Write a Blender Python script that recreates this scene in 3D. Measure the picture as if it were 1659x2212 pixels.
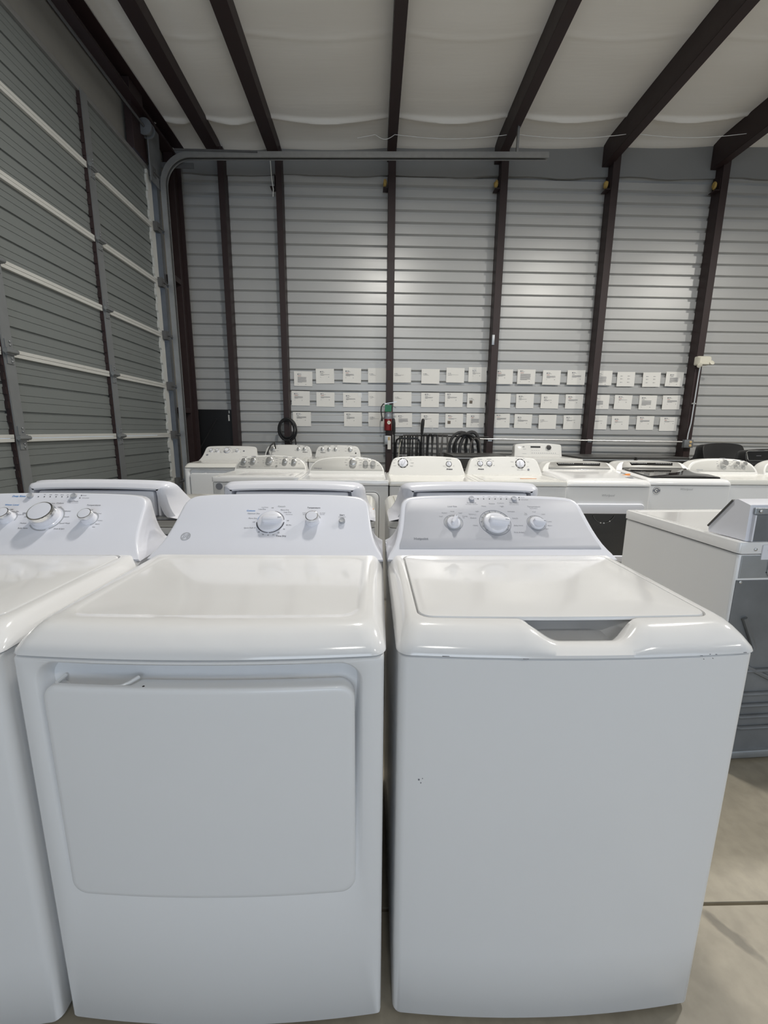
import bpy, bmesh, math, random
from mathutils import Vector, Matrix

# ------------------------------------------------------------------ reset
for o in list(bpy.data.objects):
    bpy.data.objects.remove(o, do_unlink=True)
scene = bpy.context.scene
COL = scene.collection
rnd = random.Random(7)
R = math.radians

# ------------------------------------------------------------------ camera
def cam_axes(p, y, r):
    f = Vector((math.sin(y)*math.cos(p), math.cos(y)*math.cos(p), -math.sin(p)))
    rt = Vector((math.cos(y), -math.sin(y), 0)); up = rt.cross(f)
    return rt*math.cos(r)+up*math.sin(r), -rt*math.sin(r)+up*math.cos(r), f
cd = bpy.data.cameras.new('camera'); cam = bpy.data.objects.new('camera', cd); COL.objects.link(cam)
a, b, c = cam_axes(.1903, .0252, .0095)
cam.matrix_world = Matrix(((a.x, b.x, -c.x, 0), (a.y, b.y, -c.y, 0), (a.z, b.z, -c.z, 1.2976), (0, 0, 0, 1)))
cd.sensor_fit = 'HORIZONTAL'; cd.sensor_width = 36; cd.lens = 911.8/1659*36
cd.clip_start = .02; cd.clip_end = 200
scene.camera = cam

# ------------------------------------------------------------------ world, daylight, exposure
w = bpy.data.worlds.new('World'); scene.world = w; w.use_nodes = True
bg = w.node_tree.nodes['Background']; bg.inputs[0].default_value = (.62, .78, 1, 1); bg.inputs[1].default_value = 1.2
vs = scene.view_settings
vs.view_transform = 'Standard'; vs.look = 'None'; vs.gamma = 1; vs.exposure = -0.1
vs.use_curve_mapping = False

def area(name, loc, rot, size, energy, color, shape='RECTANGLE', size_y=None):
    l = bpy.data.lights.new(name, 'AREA'); l.energy = energy; l.color = color; l.shape = shape; l.size = size
    if size_y: l.size_y = size_y
    o = bpy.data.objects.new(name, l); o.location = loc; o.rotation_euler = rot; COL.objects.link(o); return o
# daylight falling through the two open roll-up doors behind the camera
DAY = (.80, .89, 1.0)
area("daylight_opening", (0.2, -6.4, 1.9), (R(118), 0, 0), 4.2, 108, DAY, size_y=3.6)
area("daylight_opening", (6.2, -6.4, 1.9), (R(118), 0, 0), 4.2, 20, DAY, size_y=3.6)
LAMP = (1.0, .965, .90); LAMP_W = 68
LAMPS = [(.25, 2.9, 'left lamp of the row nearer the back wall', 1.66), (3.7, 2.9, 'middle lamp of the row nearer the back wall', 1.66), (6.6, 2.9, 'right lamp of the row nearer the back wall', 1.66), (.25, -2.4, 'left lamp of the row behind the viewer', .45), (3.7, -2.4, 'middle lamp of the row behind the viewer', .45), (6.6, -2.4, 'right lamp of the row behind the viewer', .45)]

# ------------------------------------------------------------------ helpers
def tag(o, label=None, cat=None, group=None, kind=None):
    if label: o['label'] = label
    if cat: o['category'] = cat
    if group: o['group'] = group
    if kind: o['kind'] = kind
    return o
def empty(name, loc=(0, 0, 0), rz=0):
    o = bpy.data.objects.new(name, None); COL.objects.link(o); o.empty_display_size = .1
    o.location = loc; o.rotation_euler = (0, 0, rz); return o
def copy_tree(o, parent=None):
    c = o.copy(); COL.objects.link(c); c.parent = parent
    for ch in [x for x in bpy.data.objects if x.parent == o]: copy_tree(ch, c)
    return c

class MB:
    def __init__(s, M=None): s.v = []; s.f = []; s.M = M
    def add(s, vs_, fs):
        n = len(s.v)
        for p in vs_:
            p = Vector(p)
            s.v.append(tuple(s.M @ p) if s.M else tuple(p))
        s.f += [tuple(i+n for i in f) for f in fs]; return s
    def box(s, x0, x1, y0, y1, z0, z1):
        return s.add([(x0,y0,z0),(x1,y0,z0),(x1,y1,z0),(x0,y1,z0),(x0,y0,z1),(x1,y0,z1),(x1,y1,z1),(x0,y1,z1)],
                     [(0,3,2,1),(4,5,6,7),(0,1,5,4),(1,2,6,5),(2,3,7,6),(3,0,4,7)])
    def cbox(s, x0, x1, y0, y1, z0, z1, c):
        """box with chamfered edges (three-way)"""
        X = [(x0, x0+c), (x1, x1-c)]; Y = [(y0, y0+c), (y1, y1-c)]; Z = [(z0, z0+c), (z1, z1-c)]
        bm = bmesh.new(); vs8 = [bm.verts.new((x, y, z)) for x in (x0, x1) for y in (y0, y1) for z in (z0, z1)]
        bmesh.ops.convex_hull(bm, input=vs8)
        bmesh.ops.dissolve_limit(bm, angle_limit=.01, verts=bm.verts, edges=bm.edges)
        bmesh.ops.bevel(bm, geom=list(bm.edges), offset=c, segments=2, affect='EDGES', profile=.5)
        bm.verts.index_update()
        s.add([v.co.copy() for v in bm.verts], [[v.index for v in f.verts] for f in bm.faces]); bm.free(); return s
    def rings(s, rs, cap0=True, cap1=True, closed=False):
        n = len(rs[0]); vs_ = [p for r in rs for p in r]; fs = []
        m = len(rs)
        for k in range(m if closed else m-1):
            A = k*n; B = ((k+1) % m)*n
            for i in range(n):
                j = (i+1) % n; fs.append((A+i, A+j, B+j, B+i))
        if not closed:
            if cap0: fs.append(tuple(reversed(range(n))))
            if cap1: fs.append(tuple(range((m-1)*n, m*n)))
        return s.add(vs_, fs)
    def tube(s, path, r, n=8, closed=False):
        P = [Vector(p) for p in path]; m = len(P); rs = []; u = None
        for i in range(m):
            if closed: t = P[(i+1) % m]-P[i-1]
            else: t = P[min(i+1, m-1)]-P[max(i-1, 0)]
            t.normalize()
            if u is None:
                u = t.orthogonal().normalized()
            else:
                u = (u-t*u.dot(t)).normalized()
            w_ = t.cross(u); rr_ = r[i] if isinstance(r, (list, tuple)) else r
            rs.append([P[i]+(u*math.cos(2*math.pi*k/n)+w_*math.sin(2*math.pi*k/n))*rr_ for k in range(n)])
        return s.rings(rs, closed=closed)
    def lathe(s, prof, n=32, F=None):
        """prof: list of (radius, height) around local z of frame F"""
        F = F or Matrix()
        rs = [[F @ Vector((r*math.cos(2*math.pi*k/n), r*math.sin(2*math.pi*k/n), h)) for k in range(n)] for r, h in prof]
        return s.rings(rs)
    def sweep(s, prof, path, ups, cap=True):
        """sweep a 2D profile (a along side, b along up) through a path with given up vectors"""
        P = [Vector(p) for p in path]; m = len(P); rs = []
        for i in range(m):
            t = (P[min(i+1, m-1)]-P[max(i-1, 0)]).normalized(); up = Vector(ups[i]); side = t.cross(up).normalized(); up = side.cross(t)
            rs.append([P[i]+side*a_+up*b_ for a_, b_ in prof])
        return s.rings(rs, cap, cap)
    def build(s, name, mat, parent=None, smooth=38, bevel=0):
        me = bpy.data.meshes.new(name); me.from_pydata(s.v, [], s.f); me.validate()
        bm = bmesh.new(); bm.from_mesh(me); bmesh.ops.recalc_face_normals(bm, faces=bm.faces); bm.to_mesh(me); bm.free()
        if smooth:
            me.shade_smooth(); me.set_sharp_from_angle(angle=R(smooth))
        me.materials.append(mat)
        o = bpy.data.objects.new(name, me); COL.objects.link(o); o.parent = parent
        if bevel:
            b_ = o.modifiers.new('bevel', 'BEVEL'); b_.width = bevel; b_.segments = 2; b_.limit_method = 'ANGLE'; b_.angle_limit = R(40)
        return o

def rr(x0, x1, y0, y1, r, nc=5, nx=14, ny=8):
    """rounded rectangle, starting front-left, anticlockwise; always 2*(nx+ny)+4*(nc-1) points"""
    P = []
    def line(a, b_, n):
        for i in range(n): t = i/n; P.append((a[0]+(b_[0]-a[0])*t, a[1]+(b_[1]-a[1])*t))
    def arc(cx, cy, a0):
        for i in range(nc):
            t = a0+math.pi/2*i/nc; P.append((cx+r*math.cos(t), cy+r*math.sin(t)))
    line((x0+r, y0), (x1-r, y0), nx); arc(x1-r, y0+r, -math.pi/2)
    line((x1, y0+r), (x1, y1-r), ny); arc(x1-r, y1-r, 0)
    line((x1-r, y1), (x0+r, y1), nx); arc(x0+r, y1-r, math.pi/2)
    line((x0, y1-r), (x0, y0+r), ny); arc(x0+r, y0+r, math.pi)
    return P
def plan_ring(hw, yf, yr, r, bow, z, nx=14):
    out = []
    for x, y in rr(-hw, hw, yf, yr, r, nx=nx):
        if y <= yf+r+1e-6: y -= bow*max(0, 1-(x/hw)**2)
        out.append(Vector((x, y, z)))
    return out
def shrink(ring, fs, fn=None):
    """inner rings scaled toward the middle, to give a curved cap inner vertices"""
    c = sum((Vector(p) for p in ring), Vector())/len(ring); out = []
    for f in fs:
        rg = [c+(Vector(p)-c)*f for p in ring]
        if fn: rg = [fn(p) for p in rg]
        out.append(rg)
    return out
def offset2(P, d):
    """offset a closed 2D outline inward by d (anticlockwise outline)"""
    n = len(P); out = []
    for i in range(n):
        ax, ay = P[i-1]; bx, by = P[(i+1) % n]; tx, ty = bx-ax, by-ay; L = math.hypot(tx, ty) or 1
        out.append((P[i][0]-ty/L*d, P[i][1]+tx/L*d))
    return out

def text_geo(txt, size, shear=0, bold=0, align='CENTER'):
    cu = bpy.data.curves.new('t', 'FONT'); cu.body = txt; cu.size = size; cu.align_x = align; cu.align_y = 'CENTER'
    cu.shear = shear; cu.offset = bold; cu.resolution_u = 2
    ob = bpy.data.objects.new('t', cu); me = bpy.data.meshes.new_from_object(ob)
    vs_ = [v.co.copy() for v in me.vertices]; fs = [tuple(p.vertices) for p in me.polygons]
    bpy.data.objects.remove(ob); bpy.data.curves.remove(cu); bpy.data.meshes.remove(me)
    return vs_, fs
def lettering(name, items, F, mat, parent, lift=.0006):
    """items: (text, a, b, size[, options]) in the frame F"""
    mb = MB()
    for it in items:
        op = it[4] if len(it) > 4 else {}
        vs_, fs = text_geo(it[0], it[3], **op)
        mb.add([F @ Vector((it[1]+p.x, it[2]+p.y, lift)) for p in vs_], fs)
    o = mb.build(name, mat, parent, smooth=0)
    if name != 'brand_lettering': o['kind'] = 'stuff'
    return o
def face_frame(yb, zb, lean):
    """frame on a leaning console face: x right, y up the face, z out of it"""
    s_, c_ = math.sin(lean), math.cos(lean)
    return Matrix(((1, 0, 0, 0), (0, s_, -c_, yb), (0, c_, s_, zb), (0, 0, 0, 1)))
def at(F, a_, b_, h=0): return F @ Matrix.Translation((a_, b_, h))

# ------------------------------------------------------------------ materials
def mat(name, col, rough=.5, metal=0, coat=0, var=0, vscale=6, bump=0, bscale=200, spec=.5, rvar=0, stretch=None, trans=0, emit=None):
    m = bpy.data.materials.new(name); m.use_nodes = True; nt = m.node_tree; N = nt.nodes; L = nt.links
    p = N['Principled BSDF']
    p.inputs['Base Color'].default_value = (*col, 1); p.inputs['Roughness'].default_value = rough
    p.inputs['Metallic'].default_value = metal; p.inputs['Coat Weight'].default_value = coat
    p.inputs['Coat Roughness'].default_value = .06; p.inputs['Specular IOR Level'].default_value = spec
    p.inputs['Transmission Weight'].default_value = trans
    tc = N.new('ShaderNodeTexCoord'); src = tc.outputs['Object']
    if stretch:
        mp = N.new('ShaderNodeMapping'); mp.inputs['Scale'].default_value = stretch; L.new(src, mp.inputs[0]); src = mp.outputs[0]
    nz = N.new('ShaderNodeTexNoise'); nz.inputs['Scale'].default_value = vscale; nz.inputs['Detail'].default_value = 5
    L.new(src, nz.inputs['Vector'])
    mx = N.new('ShaderNodeMix'); mx.data_type = 'RGBA'
    mx.inputs[6].default_value = tuple(max(0, c_*(1-var)) for c_ in col)+(1,); mx.inputs[7].default_value = tuple(min(1, c_*(1+var)) for c_ in col)+(1,)
    L.new(nz.outputs['Fac'], mx.inputs[0]); L.new(mx.outputs[2], p.inputs['Base Color'])
    if rvar:
        mr = N.new('ShaderNodeMapRange'); mr.inputs['To Min'].default_value = rough-rvar; mr.inputs['To Max'].default_value = rough+rvar
        L.new(nz.outputs['Fac'], mr.inputs[0]); L.new(mr.outputs[0], p.inputs['Roughness'])
    if bump:
        n2 = N.new('ShaderNodeTexNoise'); n2.inputs['Scale'].default_value = bscale; n2.inputs['Detail'].default_value = 2
        L.new(src, n2.inputs['Vector'])
        bp = N.new('ShaderNodeBump'); bp.inputs['Strength'].default_value = bump; bp.inputs['Distance'].default_value = .002
        L.new(n2.outputs['Fac'], bp.inputs['Height']); L.new(bp.outputs[0], p.inputs['Normal'])
    if emit:
        p.inputs['Emission Color'].default_value = (*emit[0], 1); p.inputs['Emission Strength'].default_value = emit[1]
    return m

M = {}
M['enamel'] = mat('white_enamel', (.80, .805, .81), .30, coat=.25, var=.012, vscale=3, bump=.02, bscale=260)
M['deck'] = mat('white_porcelain', (.80, .80, .80), .12, coat=.5, var=.01, vscale=2)
M['plastic'] = mat('white_plastic', (.77, .78, .84), .22, coat=.2, var=.01)
M['cream'] = mat('aged_white_plastic', (.73, .725, .70), .25, coat=.2, var=.015)
M['creamdeck'] = mat('aged_white_deck', (.76, .75, .705), .18, coat=.4, var=.015)
M['silver'] = mat('silver_fascia', (.49, .50, .545), .5, metal=.05, var=.02, vscale=40)
M['warmsilver'] = mat('champagne_silver_fascia', (.45, .445, .42), .5, metal=.10, var=.02, vscale=40)
M['darksilver'] = mat('dark_silver_fascia', (.30, .295, .28), .42, metal=.35, var=.03, vscale=40)
M['chrome'] = mat('chrome', (.80, .80, .80), .08, metal=1, var=.01)
M['knobgrey'] = mat('brushed_knob_metal', (.55, .55, .54), .28, metal=.8, var=.04, vscale=60)
M['dialgrey'] = mat('grey_dial_print', (.22, .23, .26), .5, var=.02)
M['ringgrey'] = mat('pale_grey_print', (.40, .41, .43), .5, var=.02)
M['ink'] = mat('dark_print_ink', (.035, .035, .045), .6, var=.05)
M['inkgrey'] = mat('grey_print_ink', (.20, .20, .22), .6, var=.05)
M['inkpale'] = mat('pale_grey_print_ink', (.36, .36, .37), .6, var=.05)
M['inkblue'] = mat('blue_print_ink', (.03, .22, .55), .6, var=.05)
M['inkred'] = mat('red_print_ink', (.45, .08, .06), .6, var=.05)
M['black'] = mat('black_plastic', (.012, .012, .013), .35, var=.1)
M['rubber'] = mat('black_rubber', (.016, .016, .017), .55, var=.15, vscale=30)
M['hose'] = mat('dark_grey_hose', (.05, .05, .052), .6, var=.2, vscale=30)
M['hosegrey'] = mat('grey_cord_sheath', (.13, .125, .12), .6, var=.15, vscale=30)
M['blackpaint'] = mat('black_painted_steel', (.012, .012, .013), .35, metal=.2, var=.1)
M['glossblack'] = mat('black_glass', (.008, .008, .009), .04, coat=.6, var=.05)
M['tint'] = mat('dark_tinted_glass', (.02, .021, .024), .06, coat=.5, var=.1, vscale=4)
M['graphite'] = mat('graphite_steel', (.10, .098, .094), .35, metal=.6, var=.05, vscale=20)
M['graphite2'] = mat('dark_graphite_panel', (.05, .048, .046), .4, metal=.3, var=.05, vscale=20)
M['galv'] = mat('galvanised_steel', (.40, .42, .44), .42, metal=.75, var=.22, vscale=9, rvar=.1)
M['galvdirty'] = mat('dirty_galvanised_back', (.20, .21, .22), .55, metal=.45, var=.4, vscale=7, rvar=.1, bump=.05, bscale=20)
M['track'] = mat('zinc_track', (.36, .36, .355), .42, metal=.7, var=.12, vscale=14)
M['trackdark'] = mat('weathered_zinc', (.12, .12, .12), .55, metal=.4, var=.2, vscale=14)
M['brown'] = mat('oxide_brown_primer', (.030, .0165, .0165), .55, var=.25, vscale=12, rvar=.08)
M['sheet'] = mat('grey_wall_sheet', (.50, .50, .49), .36, metal=.2, var=.04, vscale=2, rvar=.05, stretch=(.3, 1, 3))
M['band'] = mat('shaded_insulation_facing', (.25, .25, .245), .8, var=.04, vscale=3)  # roof insulation facing at the eave, grey colour stands in for its shade
M['doorskin'] = mat('grey_door_steel', (.185, .20, .195), .45, metal=.15, var=.05, vscale=3, bump=.05, bscale=90)
M['doorrail'] = mat('pale_door_rail', (.58, .58, .55), .45, metal=.15, var=.05, vscale=8)
M['doorstile'] = mat('grey_zinc_stile', (.26, .27, .275), .42, metal=.55, var=.12, vscale=10)
M['liner'] = mat('beige_header_panel', (.27, .26, .235), .7, var=.06, vscale=2, stretch=(1, 8, .6))
M['insul'] = mat('white_roof_insulation', (.92, .895, .85), .6, var=.03, vscale=2.2, bump=1.0, bscale=7, stretch=(.3, 2.6, 1))
M['paper'] = mat('white_paper', (.84, .825, .78), .6, var=.015, vscale=20)
M['tape'] = mat('clear_glossy_tape', (.85, .85, .84), .08, var=.02, spec=.8)
M['red'] = mat('red_extinguisher_paint', (.20, .008, .011), .35, coat=.3, var=.08)
M['green'] = mat('green_tag_plastic', (.012, .16, .075), .45, var=.06)
M['orange'] = mat('orange_tie_plastic', (.85, .33, .07), .45, var=.05)
M['almond'] = mat('ivory_plastic', (.72, .69, .58), .4, var=.03)
M['yellow'] = mat('yellow_fibre', (.50, .34, .10), .9, var=.2, vscale=40)
M['tan'] = mat('tan_receptacle', (.62, .45, .22), .5, var=.05)
M['steel'] = mat('galvanised_conduit', (.58, .58, .57), .35, metal=.8, var=.08)
M['photo'] = mat('printed_photo', (.16, .13, .10), .5, var=.5, vscale=60)

def concrete():
    m = bpy.data.materials.new('concrete_floor'); m.use_nodes = True; nt = m.node_tree; N = nt.nodes; L = nt.links
    p = N['Principled BSDF']; p.inputs['Roughness'].default_value = .45
    tc = N.new('ShaderNodeTexCoord')
    n1 = N.new('ShaderNodeTexNoise'); n1.inputs['Scale'].default_value = 1.6; n1.inputs['Detail'].default_value = 8; n1.inputs['Roughness'].default_value = .62
    n2 = N.new('ShaderNodeTexNoise'); n2.inputs['Scale'].default_value = 22; n2.inputs['Detail'].default_value = 6
    L.new(tc.outputs['Object'], n1.inputs[0]); L.new(tc.outputs['Object'], n2.inputs[0])
    r1 = N.new('ShaderNodeValToRGB'); e = r1.color_ramp.elements
    e[0].position = .3; e[0].color = (.26, .232, .178, 1); e[1].position = .7; e[1].color = (.40, .36, .285, 1)
    L.new(n1.outputs['Fac'], r1.inputs[0])
    mx = N.new('ShaderNodeMix'); mx.data_type = 'RGBA'; mx.blend_type = 'MULTIPLY'; mx.inputs[0].default_value = .35
    r2 = N.new('ShaderNodeValToRGB'); r2.color_ramp.elements[0].color = (.6, .6, .6, 1); r2.color_ramp.elements[0].position = .35
    r2.color_ramp.elements[1].position = .6
    L.new(n2.outputs['Fac'], r2.inputs[0]); L.new(r1.outputs[0], mx.inputs[6]); L.new(r2.outputs[0], mx.inputs[7])
    # one dark scuffed streak on the slab
    mp = N.new('ShaderNodeMapping'); mp.vector_type = 'TEXTURE'
    mp.inputs['Location'].default_value = (.945, .865, 0); mp.inputs['Rotation'].default_value = (0, 0, R(-58)); mp.inputs['Scale'].default_value = (.075, .018, 1)
    L.new(tc.outputs['Object'], mp.inputs[0])
    wv = N.new('ShaderNodeTexNoise'); wv.inputs['Scale'].default_value = 30
    L.new(tc.outputs['Object'], wv.inputs[0])
    ln = N.new('ShaderNodeVectorMath'); ln.operation = 'LENGTH'; L.new(mp.outputs[0], ln.inputs[0])
    ad = N.new('ShaderNodeMath'); ad.operation = 'ADD'; L.new(ln.outputs['Value'], ad.inputs[0]); L.new(wv.outputs['Fac'], ad.inputs[1])
    st = N.new('ShaderNodeMapRange'); st.inputs['From Min'].default_value = 1.15; st.inputs['From Max'].default_value = 1.6
    st.inputs['To Min'].default_value = .55; st.inputs['To Max'].default_value = 1; L.new(ad.outputs[0], st.inputs[0])
    m2 = N.new('ShaderNodeMix'); m2.data_type = 'RGBA'; m2.blend_type = 'MULTIPLY'; m2.inputs[0].default_value = 1
    L.new(mx.outputs[2], m2.inputs[6]); L.new(st.outputs[0], m2.inputs[7]); L.new(m2.outputs[2], p.inputs['Base Color'])
    bp = N.new('ShaderNodeBump'); bp.inputs['Strength'].default_value = .15; bp.inputs['Distance'].default_value = .004
    L.new(n2.outputs['Fac'], bp.inputs['Height']); L.new(bp.outputs[0], p.inputs['Normal'])
    return m
M['concrete'] = concrete()

# ------------------------------------------------------------------ the hall
XL, XR, YB, YF = -2.72, 9.4, 6.60, -6.6
SL = .0275                                   # the roof rises gently to the right
def roofz(x): return 5.05+SL*x

# floor with sawn joints
prof = [(YF, 0)]
for yj in (-3.6, .935, 5.4): prof += [(yj-.005, 0), (yj-.003, -.012), (yj+.003, -.012), (yj+.005, 0)]
prof += [(YB+.1, 0)]
mb = MB(); P = [(XL-.2, y, z) for y, z in prof]+[(XR, y, z) for y, z in prof]; n = len(prof)
mb.add(P, [(i, i+n, i+n+1, i+1) for i in range(n-1)])
mb.add([(XL-.2, YF, -.15), (XR, YF, -.15), (XR, YB+.1, -.15), (XL-.2, YB+.1, -.15)], [(0, 1, 2, 3)])
tag(mb.build('floor', M['concrete'], smooth=0), 'bare beige concrete floor with a sawn joint', kind='structure')

# back wall: horizontally ribbed sheet
PER = .1535
mb = MB(); pr = []
z = -.1075
while z < 5.3:
    pr += [(YB, z), (YB, z+.092), (YB+.036, z+.102), (YB+.036, z+.136)]; z += PER
pr.append((YB, 5.45)); P = [(XL-.2, y, zz) for y, zz in pr]+[(XR, y, zz) for y, zz in pr]; n = len(pr)
mb.add(P, [(i, i+n, i+n+1, i+1) for i in range(n-1)])
wall = tag(mb.build('wall_back', M['sheet'], smooth=0), 'grey metal wall sheet with horizontal ribs', kind='structure')
# eave insulation facing, its shade painted in as grey, slightly wavy lower edge
mb = MB(); N_ = 60; top = []; bot = []; topb = []; botb = []
for i in range(N_+1):
    x = XL+(XR-XL)*i/N_; dz = .012*math.sin(x*4.1)+.006*math.sin(x*9)
    top.append((x, YB-.02, roofz(x)+.06)); bot.append((x, YB-.035+.01*math.sin(x*3.3), 4.735+SL*x*.5+dz))
n = N_+1
mb.add(top+bot+[(p[0], YB-.005, p[2]) for p in top]+[(p[0], YB-.005, p[2]) for p in bot],
       [f for i in range(N_) for f in ((i, i+1, n+i+1, n+i), (n+i, n+i+1, 3*n+i+1, 3*n+i), (2*n+i+1, 2*n+i, 3*n+i, 3*n+i+1), (i+1, i, 2*n+i, 2*n+i+1))])
tag(mb.build('trim_1', M['band'], smooth=30), 'smooth insulation facing between the ribbed wall and the white roof, shade painted grey', kind='structure')

# roof: insulation blanket sagging between the purlins
PUR = [-2.66, -2.14, -1.35, .22, 1.69, 3.19, 4.72, 6.25, 7.8]
YS = [YF+(4.5-YF)*k/22 for k in range(22)]+[4.5+(YB-4.5)*k/150 for k in range(151)]
mb = MB(); NX, NY = 130, len(YS)-1; vs_ = []
for j in range(NY+1):
    y = YS[j]
    for i in range(NX+1):
        x = XL-.1+(XR-XL+.1)*i/NX
        l = max([p for p in PUR if p <= x], default=XL-.1); r_ = min([p for p in PUR if p > x], default=XR)
        t = (x-l)/(r_-l); sag = .022*math.sin(math.pi*t)
        z = roofz(x)+.055-sag
        k = y-(6.02+.05*math.sin(math.pi*t)); z -= .045*math.exp(-(k/.028)**2)*(.3+.7*math.sin(math.pi*t))
        k = y-(4.9+.07*math.sin(math.pi*t)); z -= .005*math.exp(-(k/.03)**2)
        z -= .004*math.sin(y*9+2*math.sin(x*1.3))*math.sin(math.pi*t)*(1 if y > 4.5 else 0)
        k = y-6.58; z -= .03*math.exp(-(k/.10)**2)
        vs_.append((x, y, z))
n = NX+1
mb.add(vs_, [(j*n+i, (j+1)*n+i, (j+1)*n+i+1, j*n+i+1) for j in range(NY) for i in range(NX)])
tag(mb.build('ceiling', M['insul'], smooth=60), 'white quilted roof insulation', kind='structure')

# other walls of the hall
DY0, DY1, DZ = .74, 5.70, 4.27               # roll-up door opening in the left wall
mb = MB(); mb.box(XL-.12, XL-.02, YF, DY0, 0, 5.2); mb.box(XL-.12, XL-.02, DY0, DY1, DZ, 5.2); mb.box(XL-.12, XL-.02, DY1, YB+.05, 0, 5.2)
tag(mb.build('wall_left', M['liner'], smooth=0), 'beige lined wall around the sectional door', kind='structure')
mb = MB(); mb.box(XR, XR+.1, YF, YB+.1, 0, 5.6)
tag(mb.build('wall_right', M['sheet'], smooth=0), 'far right grey wall', kind='structure')
mb = MB(); mb.box(XL-.12, -1.9, YF-.1, YF, 0, 5.6); mb.box(2.3, 4.1, YF-.1, YF, 0, 5.6); mb.box(8.3, XR, YF-.1, YF, 0, 5.6)
mb.box(-1.9, 2.3, YF-.1, YF, 4.15, 5.6); mb.box(4.1, 8.3, YF-.1, YF, 4.15, 5.6)
tag(mb.build('wall_front', M['sheet'], smooth=0), 'wall with two open roll-up doors behind the viewer', kind='structure')

# ---- steel frame
def cbeam(name, x0, x1, y0, y1, z0, z1, axis, label, flip=False, t=.008):
    """C-section member: web plus two flanges"""
    mb = MB()
    if axis == 'z':       # post, web at one side, flanges front and back
        wx = (x1-t, x1) if flip else (x0, x0+t)
        mb.box(wx[0], wx[1], y0, y1, z0, z1); mb.box(x0, x1, y0-.0005, y0+t, z0, z1); mb.box(x0, x1, y1-t, y1, z0, z1)
    else:                 # purlin along y
        wx = (x1-t, x1) if flip else (x0, x0+t)
        mb.box(wx[0], wx[1], y0, y1, z0, z1); mb.box(x0, x1, y0, y1, z0-.0005, z0+t); mb.box(x0, x1, y0, y1, z1-t, z1)
        lx = (x0, x0+t) if flip else (x1-t, x1)
        mb.box(lx[0], lx[1], y0, y1, z0, z0+.022)
    return tag(mb.build(name, M['brown'], smooth=0, bevel=.002), label, 'post' if axis == 'z' else 'beam')
POSTS = [(-2.06, 'slim dark brown wall post, leftmost, beside the black board'), (-1.295, 'dark brown wall post with the coiled black cable'),
         (.2286, 'dark brown wall post carrying the fire extinguisher'), (1.7526, 'dark brown wall post right of the hanging hoses'),
         (3.2766, 'dark brown wall post between the third and fourth groups of printouts'), (4.8006, 'dark brown wall post behind the emergency light')]
for x, lb in POSTS:
    cbeam('steel_post', x-(.04 if x < 0 else .05), x+(.04 if x < 0 else .05), YB-.17, YB-.003, 0, roofz(x)-.03, 'z', lb, flip=(x < .1))
PL = ['dark brown roof purlin along the top of the sectional door wall', 'wide dark brown roof purlin, second from the left', 'wide dark brown roof purlin, third from the left',
      'dark brown roof purlin running to the fire extinguisher post', 'dark brown roof purlin beside the track hanger rod',
      'dark brown roof purlin, second from the right edge', 'dark brown roof purlin at the far right top corner', None, None]
for i, x in enumerate(PUR):
    wv = .075 if 0 < i < 3 else .058
    h = .18 if 0 < i < 3 else .155
    if i == 0:
        o = cbeam('roof_beam', x-.06, x+.09, YF, YB-.02, 4.76, roofz(x)+.02, 'y', PL[0])
    else:
        zt = roofz(x)+.05; h = zt-4.90
        o = cbeam('roof_beam', x-wv, x+wv, YF, YB-.04, zt-h, zt, 'y', PL[i] or 'roof purlin beyond the right edge, %s' % ('nearer one' if i == 7 else 'farther one'), flip=(x < 0))
# short brackets with a tuft of yellow insulation at the post tops
for x, lb in [(-1.295, 'small bracket at top of the post with coiled cable'), (.2286, 'small steel bracket at top of the extinguisher post'), (1.7526, 'bracket with yellow tuft under the purlin by the hanger rod'),
              (3.2766, 'bracket with yellow tuft atop the second post from the right'), (4.8006, 'bracket with yellow tuft atop the rightmost post')]:
    g = empty('girt_bracket', (x-.085, YB-.1, 4.60+SL*x*.5)); tag(g, lb, 'bracket', 'brackets at the post tops')
    MB().box(-.035, .033, -.06, .06, -.075, -.065).box(.025, .033, -.06, .06, -.065, .08).build('bracket_plate', M['brown'], g, smooth=0)
    if x > 0:
        bm = bmesh.new(); bmesh.ops.create_icosphere(bm, subdivisions=2, radius=.05)
        for v in bm.verts: v.co = Vector((v.co.x*.55-.008, v.co.y*.8, v.co.z*1.0+.01))*(1+.2*rnd.uniform(-1, 1))
        mb = MB(); bm.verts.index_update(); mb.add([v.co.copy() for v in bm.verts], [[v.index for v in f.verts] for f in bm.faces]); bm.free()
        mb.build('insulation_tuft', M['yellow'], g)
# corner column, girts, black board
mb = MB(); mb.box(-2.71, -2.595, 6.22, 6.235, 0, 4.8).box(-2.71, -2.595, 6.45, 6.465, 0, 4.8).box(-2.66, -2.645, 6.235, 6.45, 0, 4.8)
tag(mb.build('steel_column', M['brown'], smooth=0, bevel=.002), 'heavy dark brown steel column in the corner beside the door track', 'column')
mb = MB(); mb.box(-2.71, -2.63, 5.35, 5.62, 4.31, 4.98)
tag(mb.build('steel_column', M['brown'], smooth=0, bevel=.004), 'short dark brown column stub above the end of the door', 'column')
for z, lb in ((3.23, 'dark brown girt reaching the corner column, upper one'), (1.55, 'dark brown girt at the corner, lower one above the black board')):
    mb = MB(); mb.box(-2.73, -2.60, 6.03, 6.219, z-.035, z+.035)
    tag(mb.build('wall_girt', M['brown'], smooth=0, bevel=.002), lb, 'girt')
mb = MB(); mb.box(-2.71, -2.125, YB-.06, YB-.03, .0, 1.585)
bd = empty('black_board', (0, 0, 0)); tag(bd, 'black board leaning in the corner behind the dryer', 'board')
mb.build('panel', M['black'], bd, smooth=0, bevel=.003)
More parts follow.
